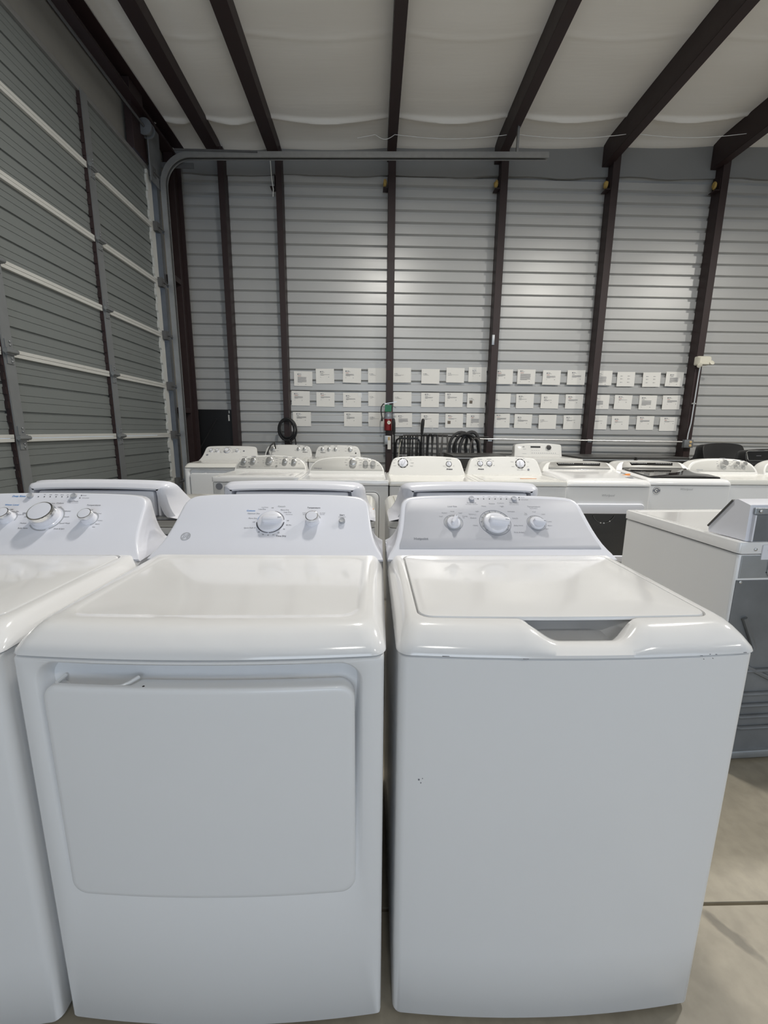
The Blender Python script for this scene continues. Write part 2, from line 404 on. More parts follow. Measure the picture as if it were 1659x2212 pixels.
MB().box(-2.185, -2.165, YB-.062, YB-.059, 1.42, 1.51).box(-2.175, -2.16, YB-.062, YB-.059, 1.53, 1.57).build('sticker', M['paper'], bd, smooth=0)
MB().tube([(-2.64, YB-.07, 1.0), (-2.36, YB-.068, 1.45)], .012, 6).build('brace', M['rubber'], bd)

# ---- sectional door
door = empty('door_1', (0, 0, 0)); tag(door, 'grey steel sectional garage door with ribbed panels', kind='structure')
DX = -2.66; SEC = .61
def section():
    pr = []; s_ = SEC
    def groove(f, d, h): pr.extend([(0, f*s_-h/2), (-d, f*s_-h/2+.003), (-d, f*s_+h/2-.002), (0, f*s_+h/2)])
    pr.append((-.0, .012))
    for f, d, h in ((.10, .004, .008), (.19, .004, .008), (.30, .014, .022), (.43, .004, .008), (.51, .004, .008), (.64, .014, .022), (.77, .004, .008), (.85, .004, .008)): groove(f, d, h)
    pr.append((0, s_-.012)); pr += [(-.035, s_-.012), (-.035, .012)]
    mb = MB(); n_ = len(pr)
    mb.rings([[Vector((x, DY0, z)) for x, z in pr], [Vector((x, DY1-.03, z)) for x, z in pr]])
    return mb
sec = section().build('door_section', M['doorskin'], door, smooth=0)
secs = [sec]
for k in range(1, 7):
    c_ = sec.copy(); COL.objects.link(c_); c_.parent = door; c_.location.z = k*SEC; secs.append(c_)
sec.location.x = DX
for s_ in secs: s_.location.x = DX
rl = MB().box(.0, .028, DY0, DY1-.03, -.030, -.004).box(.0, .028, DY0, DY1-.03, -.002, .024).build('section_rail', M['doorrail'], door, smooth=0, bevel=.002)
rl.location = (DX, 0, SEC)
for k in range(2, 7):
    c_ = rl.copy(); COL.objects.link(c_); c_.parent = door; c_.location.z = k*SEC
MB().box(DX, DX+.03, DY0, DY1-.03, 7*SEC-.035, 7*SEC+.008).build('top_rail', M['track'], door, smooth=0, bevel=.002)
for y in (4.50, 3.255, 2.01):
    mb = MB(); mb.box(DX+.0285, DX+.036, y-.045, y+.045, .02, 7*SEC-.01).box(DX+.002, DX+.036, y-.047, y-.041, .02, 7*SEC-.01)
    mb.build('stile', M['doorstile'], door, smooth=0, bevel=.001)
    mb = MB(); zz = .03
    mb.box(DX, DX+.030, y-.054, y-.048, .02, 7*SEC-.02)
    while zz < 4.2:
        mb.box(DX+.002, DX+.026, y-.062, y-.054, zz, zz+.05); zz += .1
    mb.build('stile_edge', M['brown'], door, smooth=0)
hb = MB().box(.036, .044, -.03, .03, -.085, .085).box(.036, .06, -.036, .036, -.022, .022).lathe([(.016, -.045), (.016, .06)], 10, Matrix.Translation((.062, 0, 0)) @ Matrix.Rotation(R(90), 4, 'X'))
for dz in (-.07, -.045, .045, .07): hb.lathe([(.007, 0), (.007, .006), (.003, .009)], 8, Matrix.Translation((.044, .008, dz)) @ Matrix.Rotation(R(90), 4, 'Y'))
first = None
for y in (4.50, 3.255):
    for k in range(1, 7):
        if first is None:
            o = first = hb.build('hinge', M['doorstile'], door)
        else:
            o = first.copy(); COL.objects.link(o); o.parent = door
        o.location = (DX, y, k*SEC)
# pale end stile with a scalloped inner edge, one per section
mb = MB(); pts = [(0, .012), (0, SEC-.03)]; inner = []
z = SEC-.03
yy = -.085
while z > .02:
    inner.append((yy-(.018 if (int((SEC-z)/.09) % 2) else 0), z)); z -= .022
poly = [(0, .012), (0, SEC-.03)]+inner+[(yy, .012)]
mb.rings([[Vector((0, p[0], p[1])) for p in poly], [Vector((.026, p[0], p[1])) for p in poly]])
es = mb.build('end_stile', M['doorrail'], door, smooth=0); es.location = (DX+.002, DY1-.03, 0)
for k in range(1, 7):
    c_ = es.copy(); COL.objects.link(c_); c_.parent = door; c_.location.z = k*SEC
rh = MB().box(0, .05, -.05, .03, -.05, .05).tube([(.055, -.03, 0), (.055, .10, 0)], .009, 8).lathe([(.026, 0), (.026, .03)], 14, Matrix.Translation((.055, .11, 0)) @ Matrix.Rotation(R(-90), 4, 'X'))
r0 = rh.build('roller_hinge', M['trackdark'], door); r0.location = (DX+.03, DY1-.03, SEC)
for k in range(2, 8):
    c_ = r0.copy(); COL.objects.link(c_); c_.parent = door; c_.location.z = k*SEC-(.03 if k == 7 else 0)

# door track: upright, bend, long horizontal run rising with the roof
trk = empty('door_track', (0, 0, 0)); tag(trk, 'galvanised door track curving from the jamb into a long overhead run', 'track')
TX, TY, RB = -2.545, 5.81, .34; ZT = 4.50
path = [(TX, TY, .0)]+[(TX, TY, z) for z in (1, 2, 3, 3.8)]; ups = [(1, 0, 0)]*5
for i in range(0, 13):
    t = math.pi/2*i/12; path.append((TX+RB-RB*math.cos(t), TY, ZT-RB+RB*math.sin(t)-SL*0)); ups.append((math.cos(t), 0, -math.sin(t)))
for x in (-1.5, -.5, .5, 1.5, 2.10): path.append((x, TY, ZT+.0215*(x-TX-RB))); ups.append((0, 0, -1))
Ct = [(-.035, -.03), (.035, -.03), (.035, .03), (.018, .03), (.018, .024), (.029, .024), (.029, -.024), (-.029, -.024), (-.029, .024), (-.018, .024), (-.018, .03), (-.035, .03)]
mb = MB(); mb.sweep(Ct, path, ups); mb.build('track_channel', M['track'], trk, smooth=50)
mb = MB(); mb.box(XL-.02, XL+.10, 5.775, 5.785, 0, 4.25).box(XL-.02, XL-.01, 5.785, 5.90, 0, 4.25).build('track_angle', M['trackdark'], trk, smooth=0)
mb = MB(); mb.box(XL-.02, XL+.02, 5.90, 6.02, 0, 4.6).build('jamb_strip', M['galv'], trk, smooth=0)
mb = MB(); xh = 1.72
mb.box(xh-.015, xh+.015, TY-.004, TY+.004, ZT+.0215*(xh-TX-RB)+.02, roofz(xh)+.03).box(xh-.015, xh-.009, TY-.02, TY+.015, ZT+.0215*(xh-TX-RB)+.02, roofz(xh)+.03).build('hanger_rod', M['track'], trk, smooth=0)
mb = MB(); mb.box(-.48-1.9, -1.4, TY-.045, TY-.035, ZT+.03, ZT+.05).build('top_angle', M['trackdark'], trk, smooth=0)
# torsion shaft, drum and bearing plate above the door end
ts = empty('torsion_drum', (0, 0, 0)); tag(ts, 'grey cable drum and bearing plate above the door corner', 'cable drum')
MB().box(-2.60, -2.585, 5.58, 5.86, 4.12, 4.74).box(-2.71, -2.60, 5.80, 5.812, 4.3, 4.6).build('bearing_plate', M['galvdirty'], ts, smooth=0, bevel=.004)
MB().lathe([(.085, 0), (.085, .01), (.06, .012), (.06, .07), (.085, .072), (.085, .085)], 24, Matrix.Translation((-2.59, 5.60, 4.62)) @ Matrix.Rotation(R(90), 4, 'X')).build('drum', M['galvdirty'], ts)
MB().tube([(-2.59, 5.7, 4.62), (-2.59, .8, 4.62)], .013, 8).build('shaft', M['trackdark'], ts)
MB().box(-2.60, -2.2, 5.87, 5.88, 4.40, 4.46).build('brace_arm', M['trackdark'], ts, smooth=0)

# thin white wire strung under the purlins, with slack between them
mb = MB(); pts = []; xs = [.0, .24, 1.72, 3.22, 4.74, 6.3]
for i in range(len(xs)-1):
    for k in range(8):
        t = k/8; x = xs[i]+(xs[i+1]-xs[i])*t; pts.append((x, 6.0, 4.885+SL*x-.05*math.sin(math.pi*t)))
pts.append((6.3, 6.0, 4.885+SL*6.3)); pts = [(-.22, 6.0, 4.845)]+pts
mb.tube(pts, .0035, 5)
tag(mb.build('hanging_wire', M['tape']), 'thin white wire strung beneath the roof purlins', 'wire')
mb = MB().tube([(-1.40, 6.42, 4.905), (-1.39, 6.42, 4.75), (-1.38, 6.40, 4.6), (-1.36, 6.39, 4.45), (-1.365, 6.38, 4.36)], .006, 6)
tag(mb.build('cable_drop', M['paper']), 'short white cable dangling at the second post', 'cable')

# ================================================================== machines: shared pieces
def feet(root, hw=.30, y0=.06, y1=.62, z=.014):
    mb = MB().lathe([(.02, 0), (.02, .004), (.008, .006), (.008, z)], 12); first = None
    for x in (-hw, hw):
        for y in (y0, y1):
            if first is None: o = first = mb.build('leveling_foot', M['rubber'], root)
            else: o = first.copy(); COL.objects.link(o); o.parent = root
            o.location = (x, y, 0)
def cabinet(root, hw=.341, depth=.684, bow=.018, z0=.012, z1=.8875, r=.018, m='enamel', yf=.003):
    mb = MB()
    rs = [plan_ring(hw-.004, yf+.004, depth, r, bow, z0), plan_ring(hw, yf, depth, r, bow, z0+.006)]
    for k in range(1, 6): rs.append(plan_ring(hw, yf, depth, r, bow, z0+.006+(z1-z0-.009)*k/5))
    rs.append(plan_ring(hw-.003, yf+.003, depth, r, bow, z1))
    mb.rings(rs); return mb.build('cabinet', M[m], root, smooth=40)

def console(root, half, yb, zb, lean, yrear, m, name='console', rear_in=.022, hollow=.05, edge=.010):
    """leaning control console: half = right-hand outline (x, t) from base to top centre"""
    F = face_frame(yb, zb, lean)
    P = list(half)+[(-x, t) for x, t in reversed(half[:-1])]
    nP = len(P)
    def ring(d, h): return [F @ Vector((x, t, h)) if 0 < i < nP-1 else F @ Vector((x, -.014, h)) for i, (x, t) in enumerate(offset2(P, d))]
    def rear(d, y):
        out = []
        for i, (x, t) in enumerate(offset2(P, d)):
            z = (F @ Vector((x, max(t, 0), 0))).z; out.append(Vector((x, y, max(z, zb+.004) if 0 < i < nP-1 else zb-.008)))
        return out
    mid = [p.lerp(q, .5) for p, q in zip(ring(0, -edge), rear(rear_in*.35, yrear))]
    rs = []
    if hollow: rs += [[Vector((p.x, min(p.y, max(yrear-hollow, (F @ Vector((0, (p.z-zb)/max(.2, math.cos(lean)), 0))).y+.012)), p.z)) for p in rear(rear_in+.014, yrear)]]
    rs += [rear(rear_in+.010, yrear), rear(rear_in, yrear), rear(rear_in*.55, yrear-.012), mid, ring(0, -edge), ring(.0012, -edge*.4), ring(edge*.45, -.0008), ring(edge, 0)]
    MB().rings(rs).build(name, M[m], root, smooth=40)
    return F, P
def slab_on(F, P, inset, m, name, root, h0=-.001, h1=.0014, keep=None):
    Q = offset2(P, inset)
    if keep:                                   # straight lower edge at height keep
        up_ = [i for i, q in enumerate(Q) if q[1] > keep+.002]; i0, i1 = up_[0], up_[-1]
        Q = [(Q[i0][0]+.002, keep)]+Q[i0:i1+1]+[(Q[i1][0]-.002, keep)]
    rs = [[F @ Vector((x, t, h0)) for x, t in Q], [F @ Vector((x, t, h1*.6)) for x, t in Q], [F @ Vector((x, t, h1)) for x, t in offset2(Q, .0012)]]
    return MB().rings(rs).build(name, M[m], root, smooth=30)
def annulus(F, a_, b_, r0, r1, h=.0008, arcs=((0, 360),), n=48, mb=None):
    mb = mb or MB()
    for s0, s1 in arcs:
        k = max(3, int(n*(s1-s0)/360)); V = []
        for i in range(k+1):
            t = R(s0+(s1-s0)*i/k)
            V += [F @ Vector((a_+r0*math.cos(t), b_+r0*math.sin(t), h)), F @ Vector((a_+r1*math.cos(t), b_+r1*math.sin(t), h))]
        mb.add(V, [(2*i, 2*i+1, 2*i+3, 2*i+2) for i in range(k)])
    return mb
def bars(F, rects, m, name, root, h=.0007):
    mb = MB()
    for x0, x1, y0, y1 in rects: mb.add([F @ Vector((x0, y0, h)), F @ Vector((x1, y0, h)), F @ Vector((x1, y1, h)), F @ Vector((x0, y1, h))], [(0, 1, 2, 3)])
    o = mb.build(name, M[m], root, smooth=0)
    if len(rects) > 1: o['kind'] = 'stuff'
    return o
def dots(F, pts, r, m, name, root, h=.0012):
    mb = MB()
    for x, y in pts: mb.lathe([(r, -.0005), (r, h)], 10, at(F, x, y))
    o = mb.build(name, M[m], root, smooth=0); o['kind'] = 'stuff'
    return o
def capsule_rings(L0, L1, wd, hs, n=8):
    """rings of a capsule-shaped bar along +x from L0 to L1; hs = [(height, inset)]"""
    out = []
    for h, d in hs:
        r_ = wd-d; P = []
        for i in range(n+1):
            t = -math.pi/2+math.pi*i/n; P.append(Vector((L1-wd+r_*math.cos(t), r_*math.sin(t), h)))
        for i in range(n+1):
            t = math.pi/2+math.pi*i/n; P.append(Vector((L0+wd+r_*math.cos(t), r_*math.sin(t), h)))
        out.append(P)
    return out
def knob_bar(F, a_, b_, r, h, ang, root, m='plastic', mark='inkgrey', over=1.08):
    K = at(F, a_, b_)
    k = MB().lathe([(r*1.0, -.001), (r*1.0, h*.22), (r*.97, h*.34), (r*.90, h*.42), (r*.5, h*.46)], 36, K).build('knob', M[m], root, smooth=40)
    G = K @ Matrix.Rotation(R(ang), 4, 'Z')
    rs = capsule_rings(-r*.62, r*over, r*.30, [(h*.40, -.0006), (h*.7, .0002), (h*.92, .0012), (h, r*.10)])
    MB().rings([[G @ p for p in rg] for rg in rs]).build('knob_grip', M[m], k, smooth=50)
    bars(G, [(r*.66, r*.95, .0008, .0018), (r*.66, r*.95, -.0018, -.0008)], mark, 'knob_mark', k, h=h+.0004)
    return k
def knob_chrome(F, a_, b_, r, h, root):
    K = at(F, a_, b_)
    k = MB().lathe([(r*1.05, -.001), (r*1.05, .002), (r*.97, .004), (r*.93, h*.62)], 36, K).build('knob', M['plastic'], root, smooth=40)
    MB().lathe([(r*.95, h*.60), (r*.99, h*.66), (r*.97, h*.78), (r*.90, h*.97), (r*.80, h)], 36, K).build('knob_bezel', M['chrome'], k, smooth=40)
    MB().lathe([(r*.81, h*.9), (r*.80, h*1.004), (r*.6, h*1.02), (r*.2, h*1.025)], 36, K).build('knob_face', M['plastic'], k, smooth=40)
    return k
def knob_metal(F, a_, b_, r, h, root, m='knobgrey', ang=60):
    K = at(F, a_, b_)
    k = MB().lathe([(r*1.06, -.001), (r*1.06, h*.12), (r*1.0, h*.2), (r*.96, h*.85)], 24, K).build('knob', M['chrome'], root, smooth=40)
    MB().lathe([(r*.965, h*.8), (r*.94, h*.95), (r*.86, h*1.02), (r*.3, h*1.03)], 24, K).build('knob_face', M[m], k, smooth=40)
    G = K @ Matrix.Rotation(R(ang), 4, 'Z'); bars(G, [(r*.35, r*.85, -.0012, .0012)], 'inkgrey', 'knob_mark', k, h=h*1.035)
    return k
def round_button(F, a_, b_, r, h, root, m='ringgrey', name='push_button'):
    return MB().lathe([(r, -.001), (r, h*.6), (r*.88, h), (r*.7, h*.93), (r*.2, h*.9)], 24, at(F, a_, b_)).build(name, M[m], root, smooth=40)

# ================================================================== the rounded-deck family (front row, row behind it, far corner)
GE_LEAN = R(49.5); GE_YB, GE_ZB = .487, .935
GE_HALF = [(.3435, 0), (.338, .010), (.330, .024), (.321, .045), (.314, .070), (.308, .10), (.304, .13), (.3005, .16), (.298, .185), (.294, .203), (.286, .217), (.273, .227), (.255, .2325), (.22, .2365), (.17, .2395), (.11, .2415), (.05, .2427), (0, .243)]
def ge_deck(root, lid, m='deck', scoop=True):
    NXX = 120
    spec = [(.338, .004, .684, .020, .018, .8905), (.3445, -.001, .686, .025, .019, .8925), (.3438, .000, .686, .028, .019, .898),
            (.337, .013, .686, .03, .019, .912), (.3295, .028, .686, .032, .0185, .924), (.322, .040, .685, .034, .017, .9318), (.314, .052, .683, .034, .014, .9350)]
    if lid: spec += [(.2995, .064, .4868, .030, .008, .9352), (.2985, .065, .486, .029, .008, .926), (.27, .095, .45, .02, .004, .925)]
    else: spec += [(.292, .075, .470, .040, .006, .9352), (.288, .080, .466, .037, .006, .9335), (.281, .088, .459, .034, .005, .9322)]
    rs = [plan_ring(*q, nx=NXX) for q in spec]
    if lid and scoop:
        tgt = [None, None, None, (.006, .9015), (.016, .9075), (.026, .9095), (.036, .9085), (.058, .893), (.074, .884), (.11, .884)]
        for k, rg in enumerate(rs):
            if k < 3: continue
            for p in rg[:NXX]:
                d = (abs(p.x-.018)-.046)/.082; g = 1-min(1, max(0, d)); g = g*g*g*(g*(6*g-15)+10)
                bow = .019*(1-(p.x/.343)**2)
                ty, tz = tgt[k]; p.y = p.y*(1-g)+(ty-bow)*g; p.z = p.z*(1-g)+tz*g
    if lid: rs += shrink(rs[-1], (.6, .2), lambda p: Vector((p.x, p.y, .925 if p.y > .16 else p.z)))
    else: rs += shrink(rs[-1], (.6, .2))
    MB().rings(rs).build('top_deck', M[m], root, smooth=42)
def ge_lid(root, m='deck'):
    spec = [(.292, .071, .478, .024, .008, .9285), (.2955, .068, .481, .027, .008, .930), (.2955, .068, .481, .027, .008, .9345), (.294, .0695, .4795, .026, .008, .9368), (.290, .074, .476, .024, .007, .9378)]
    rs = [plan_ring(*q, nx=32) for q in spec]; rs += shrink(rs[-1], (.6, .2))
    MB().rings(rs).build('lid', M[m], root, smooth=42)
def ge_door_front(root, hinge_gap=True):
    """bowed front panel with a recessed door, deep at the top and fading out at the bottom"""
    bow = .018
    def by(x): return -bow*max(0, 1-(x/.343)**2)
    def dep(z): t = min(1, max(0, (z-.365)/(.875-.365))); return .004+.042*t**1.2
    def prg(x0, x1, z0, z1, r, d, m_=0.0):
        out = []
        for x, z in rr(x0, x1, z0, z1, r, nc=8, nx=36, ny=24): out.append(Vector((x, .003+by(x)+d+m_*dep(z), z)))
        return out
    H_ = .341
    rs = [prg(-H_, H_, .012, .8875, .006, .045), prg(-H_, H_, .012, .8875, .006, .010), prg(-H_+.002, H_-.002, .014, .886, .006, .003), prg(-H_+.007, H_-.007, .019, .8835, .006, 0),
          prg(-.303, .303, .357, .881, .044, 0), prg(-.299, .299, .361, .8775, .041, .0012, .04), prg(-.294, .294, .364, .873, .038, .0, .35), prg(-.289, .289, .366, .868, .035, 0, .8), prg(-.284, .284, .369, .862, .032, 0, 1)]
    rs += [[Vector((p.x*f, .003+by(p.x*f)+dep(.6+(p.z-.6)*f), .6+(p.z-.6)*f)) for p in rs[8]] for f in (.8, .5, .2)]
    MB().rings(rs).build('front_panel', M['enamel'], root, smooth=40)
    # the door slab, with the finger notch cut into its top edge
    def drg(ins, d, notch=0.0):
        out = []
        for x, z in rr(-.2865+ins, .2865-ins, .3675+ins, .8355-ins, .030-ins*.6, nc=8, nx=96, ny=24):
            if notch and z > .83-ins:
                e = min(1, max(0, (x+.268)/.010))*min(1, max(0, (-.118-x)/.022)); z -= notch*e
            out.append(Vector((x, .003+by(x)+d, z)))
        return out
    rs = [drg(.010, .040, .02), drg(.004, .030, .022), drg(0, .012, .020), drg(0, .004, .0), drg(0, -.0015, 0), drg(.0015, -.0045), drg(.006, -.0068), drg(.012, -.0072)]
    rs += [[Vector((p.x*f, .003+by(p.x*f)-.0072, .6+(p.z-.6)*f)) for p in rs[-1]] for f in (.8, .5, .2)]
    d = MB().rings(rs).build('door', M['enamel'], root, smooth=42)
    MB().tube([(-.2645, .003+by(-.26)+.030, .8355), (-.2655, .003+by(-.26)+.008, .833), (-.258, .003+by(-.25)+.0035, .8315)]+[(x, .003+by(x)+.0035, .8315) for x in (-.24, -.2, -.16)]+[(-.142, .003+by(-.14)+.005, .8325), (-.130, .003+by(-.13)+.012, .8355), (-.122, .003+by(-.12)+.030, .8365)], .0034, 8).build('finger_lip', M['enamel'], d)
    MB().lathe([(.0022, 0), (.0016, .0008)], 10, Matrix.Translation((-.098, .003+by(-.098)+.002, .8357))).build('paint_chip', M['brown'], d)

def ge_badge(F, a_, b_, r, root, m='ringgrey'):
    mb = MB(); annulus(F, a_, b_, r*.88, r, mb=mb); annulus(F, a_, b_, r*.74, r*.80, mb=mb)
    for k in range(4):
        t = R(45+90*k); annulus(F, a_+r*.52*math.cos(t), b_+r*.52*math.sin(t), r*.12, r*.19, arcs=((k*90-60, k*90+200),), n=24, mb=mb)
    vs_, fs = text_geo('GE', r*1.0, shear=.35, bold=.0002)
    mb.add([F @ Vector((a_+p.x, b_+p.y, .0009)) for p in vs_], fs)
    return mb.build('brand_badge', M[m], root, smooth=0)

def base_ge(name, loc, rz, kind, deck_m='deck', con_m='plastic', cab_m='enamel', scoop=True, rear_in=.022, yrear=.70):
    root = empty(name, loc, rz)
    feet(root)
    if kind == 'dryer':
        cabinet(root, yf=.03, bow=.0, m=cab_m); ge_door_front(root)
    else: cabinet(root, m=cab_m)
    ge_deck(root, kind == 'washer', deck_m, scoop)
    if kind == 'washer': ge_lid(root, deck_m)
    F, P = console(root, GE_HALF, GE_YB, GE_ZB, GE_LEAN, yrear, con_m, rear_in=rear_in)
    return root, F, P

# ---- front dryer
root, F, P = base_ge('clothes_dryer', (-.3199, .7162, 0), -.0109, 'dryer')
tag(root, 'white front-loading dryer with a large square door, in the front row', 'dryer')
S = .0066
lettering('control_lettering', [(t, a_, b_, s_) for t, a_, b_, s_ in [('Cool Down', -.0353, .1806, .0046), ('Off', -.0108, .1784, .0055), ('Less Dry', -.0427, .1728, S), ('Optimum Dry', -.0664, .1549, S), ('More Dry', -.0655, .1357, S), ('Off', -.0600, .1209, .0055), ('Quick Fluff 10', -.0680, .0983, .0062),
    ('20', -.0372, .0831, .006), ('30', -.0232, .0739, .006), ('40', -.0073, .0713, .006), ('50', .0087, .0731, .006), ('60', .0239, .0808, .006), ('70', .0380, .0941, .006), ('80 Min.', .0510, .1104, .006), ('Off', .0450, .1274, .0055), ('Cool Down', .0460, .1522, .0045), ('Less Dry', .0400, .161, S), ('More Dry', .0295, .1704, S)]]
    + [('Time Dry', .0328, .0684, .0078, {'bold': .00012}), ('Temperature', .1213, .1802, .0078, {'bold': .00012}), ('Casuals', .1222, .1665, .0048), ('Cottons', .0953, .1586, .0048), ('Regular', .0955, .1527, .0040), ('Air Fluff', .1506, .1585, .0050), ('No Heat', .1511, .1532, .0040), ('Start', .2137, .1514, .0080, {'bold': .00012}), ('Push to Start', .2142, .1438, .0042)], F, M['ink'], root)
lettering('blue_lettering', [('Cottons', -.0771, .1665, .0080, {'bold': .00018})], F, M['inkblue'], root)
lettering('pale_lettering', [('Casuals', .0178, .1853, .0080, {'bold': .00018})], F, M['ringgrey'], root)
annulus(F, -.008, .1235, .0405, .0435, arcs=((-88, -2), (184, 268))).build('dial_arc', M['ink'], root, smooth=0)
annulus(F, -.008, .1235, .0405, .0430, arcs=((10, 80),)).build('dial_arc', M['inkgrey'], root, smooth=0)
annulus(F, -.008, .1235, .0405, .0430, arcs=((105, 170),)).build('dial_arc', M['inkblue'], root, smooth=0)
knob_bar(F, -.008, .1215, .0395, .024, 3, root, over=.98)
knob_chrome(F, .1225, .128, .0215, .027, root)
annulus(F, .1225, .130, .0235, .0262, arcs=((20, 160),)).build('dial_arc', M['ringgrey'], root, smooth=0)
round_button(F, .2150, .1255, .0098, .010, root, name='start_button')
ge_badge(F, -.2547, .0655, .0145, root)

# ---- front washer on the right (grey fascia)
root, F, P = base_ge('washing_machine', (.3885, .7166, 0), .0065, 'washer')
tag(root, 'white top-loading washer with grey control panel, front row right', 'washing machine')
slab_on(F, P, .0165, 'silver', 'control_fascia', root, keep=.0235)
lettering('brand_lettering', [('Hotpoint', -.2397, .0595, .0118, {'bold': .0003})], F, M['dialgrey'], root, lift=.002)
lettering('control_lettering', [('Load Size', -.1290, .1877, .0080), ('Large', -.1309, .1674, .0056), ('Medium', -.1574, .1604, .0056), ('Small', -.1700, .1462, .0056), ('Super', -.1060, .1606, .0056), ('Precise', -.0930, .147, .0056), ('Fill', -.0980, .1404, .0056),
    ('Deep Rinse', -.0636, .2034, .0066), ('Fabric Softener Setting Add', -.0646, .1969, .0036), ('Fill', -.019, .2290, .0045), ('Soak', -.0003, .2290, .0045), ('Wash', .019, .2290, .0045), ('Rinse', .0386, .2290, .0045), ('Spin', .057, .2290, .0045),
    ('Start/Pause', .0771, .2042, .0066), ('Hold 3 sec to cancel', .0756, .197, .0036), ('Power', .1108, .2270, .0052), ('Lid Locked', .1151, .2180, .0052), ('Medium', .0029, .1997, .0062), ('Heavy', -.0260, .1894, .0062), ('Light', .0345, .1890, .0062), ('Light', -.0510, .1672, .0062), ('Delicates', .0600, .1672, .0062),
    ('Medium', -.0670, .1404, .0062), ('Casuals', .0670, .1397, .0062), ('Heavy', -.0650, .111, .0062), ('Bulky Items', .0720, .1109, .0062), ('Drain & Spin', .0680, .0843, .0062), ('Temperature', .1387, .1879, .0080), ('All Cold Rinses', .1368, .1803, .0042), ('Cool', .1345, .166, .0056),
    ('Tap', .1059, .1598, .0052), ('Cold', .1046, .1541, .0052), ('Cold', .1624, .1561, .0056), ('Colors', .1740, .1267, .0056), ('Warm', .1720, .1106, .0056), ('Hot', .1600, .098, .0056)], F, M['dialgrey'], root, lift=.002)
lettering('pale_lettering', [('Colors', .0323, .2028, .0082), ('Whites', -.0670, .1551, .0082)], F, M['ringgrey'], root, lift=.002)
for a_, b_, r_, tk in ((-.133, .122, .0305, range(40, 150, 22)), (0, .1225, .050, range(-40, 230, 24)), (.132, .121, .0305, range(-30, 150, 30))):
    F2 = at(F, 0, 0, .0012)
    annulus(F2, a_, b_, r_*.70, r_*.90).build('dial_ring', M['ringgrey'], root, smooth=0)
    mb = annulus(F2, a_, b_, r_*.97, r_*1.0)
    for t in tk: annulus(F2, a_, b_, r_*.80, r_*.93, h=.0012, arcs=((t-1.2, t+1.2),), mb=mb)
    mb.build('dial_ticks', M['dialgrey'], root, smooth=0)['kind'] = 'stuff'
F2 = at(F, 0, 0, .001)
knob_bar(F2, -.133, .120, .0215, .022, 62, root)
knob_bar(F2, 0, .119, .0385, .027, -6, root)
knob_bar(F2, .132, .119, .0235, .022, -14, root)
round_button(F2, -.0615, .2205, .0088, .006, root, m='silver'); round_button(F2, .0800, .2205, .0088, .006, root, m='silver')
dots(F2, [(-.0392, .2205), (-.0206, .2205), (-.0015, .2205), (.0176, .2205), (.0368, .2205), (.0559, .2205), (.0990, .2275), (.0980, .2180)], .0016, 'ink', 'indicator_lights', root)
bars(F2, [(-.052, -.041, .2202, .2208)], 'dialgrey', 'indicator_line', root)
# scuffs along the seam
mb = MB()
for x, z, l in ((-.255, .8935, .013), (-.11, .892, .010), (.222, .8925, .005), (.2395, .8945, .002), (.252, .8935, .003), (.312, .8940, .006), (.228, .8852, .0014), (.2465, .8858, .0014)):
    y = -.0012-.019*(1-(x/.3445)**2); mb.box(x-l/2, x+l/2, y-.0005, y+.001, z-.0004, z+.0004)
mb.build('seam_scuffs', M['inkgrey'], root, smooth=0)['kind'] = 'stuff'
mb = MB()
for x, z, s_ in ((-.297, .625, .003), (-.293, .618, .002), (-.29, .628, .0015)):
    y = .0026-.018*(1-(x/.341)**2); mb.box(x-s_/2, x+s_/2, y-.0004, y+.001, z-s_/2, z+s_/2)
mb.build('cabinet_chips', M['inkgrey'], root, smooth=0)['kind'] = 'stuff'

# ---- washer cut by the left edge of the picture (blue lettering)
root, F, P = base_ge('washing_machine', (-1.022, .712, 0), 0, 'washer')
tag(root, 'white top-loading washer with blue lettering, cut off at the left edge', 'washing machine')
lettering('control_lettering', [('Fill', -.0393, .2303, .0046), ('Soak', -.0201, .23, .0046), ('Wash', -.0019, .2301, .0046), ('Rinse', .0166, .2297, .0046), ('Spin', .0351, .2294, .0046), ('Start/Pause', .0637, .2032, .0068), ('Hold 3 sec to cancel', .0665, .1968, .0036), ('Power', .0885, .2273, .0050), ('Lid Locked', .0958, .2168, .0050),
    ('High', -.1110, .1681, .0056), ('Max', -.0890, .1600, .0056), ('Precise Fill', -.0750, .1477, .0056), ('Heavy', -.0250, .1870, .0058), ('Medium', .0020, .1935, .0058), ('Light', .0320, .1790, .0058), ('Whites', -.0580, .1529, .0082), ('Delicates', .0620, .1626, .0062), ('Casuals', .0690, .1401, .0062), ('Light', -.0520, .1399, .0060), ('Medium', -.0480, .1144, .0060), ('Speed Wash', .0760, .115, .0062), ('Bulky Items', -.0400, .0956, .0062), ('Drain & Spin', .0690, .0938, .0062),
    ('Temperature', .1340, .1870, .0082), ('Cold', .1344, .1684, .0054), ('Cool', .1660, .1533, .0054), ('Colors', .1779, .126, .0054), ('Warm', .1751, .1123, .0054), ('Hot', .1690, .101, .0054), ('Colors', .0260, .1945, .0082)], F, M['ink'], root)
lettering('blue_lettering', [('Deep Rinse', -.1163, .2227, .0090, {'bold': .0002}), ('Water Level', -.1200, .1868, .0085, {'bold': .0001})], F, M['inkblue'], root)
annulus(F, .014, .135, .0455, .049, arcs=((-60, 70), (100, 200), (215, 290))).build('dial_arc', M['ringgrey'], root, smooth=0)
knob_chrome(F, .0125, .134, .0395, .038, root); knob_chrome(F, .1420, .132, .0215, .030, root); knob_chrome(F, -.1060, .134, .0215, .030, root)
annulus(F, .1420, .132, .0255, .028, arcs=((-60, 120),)).build('dial_arc', M['ringgrey'], root, smooth=0)
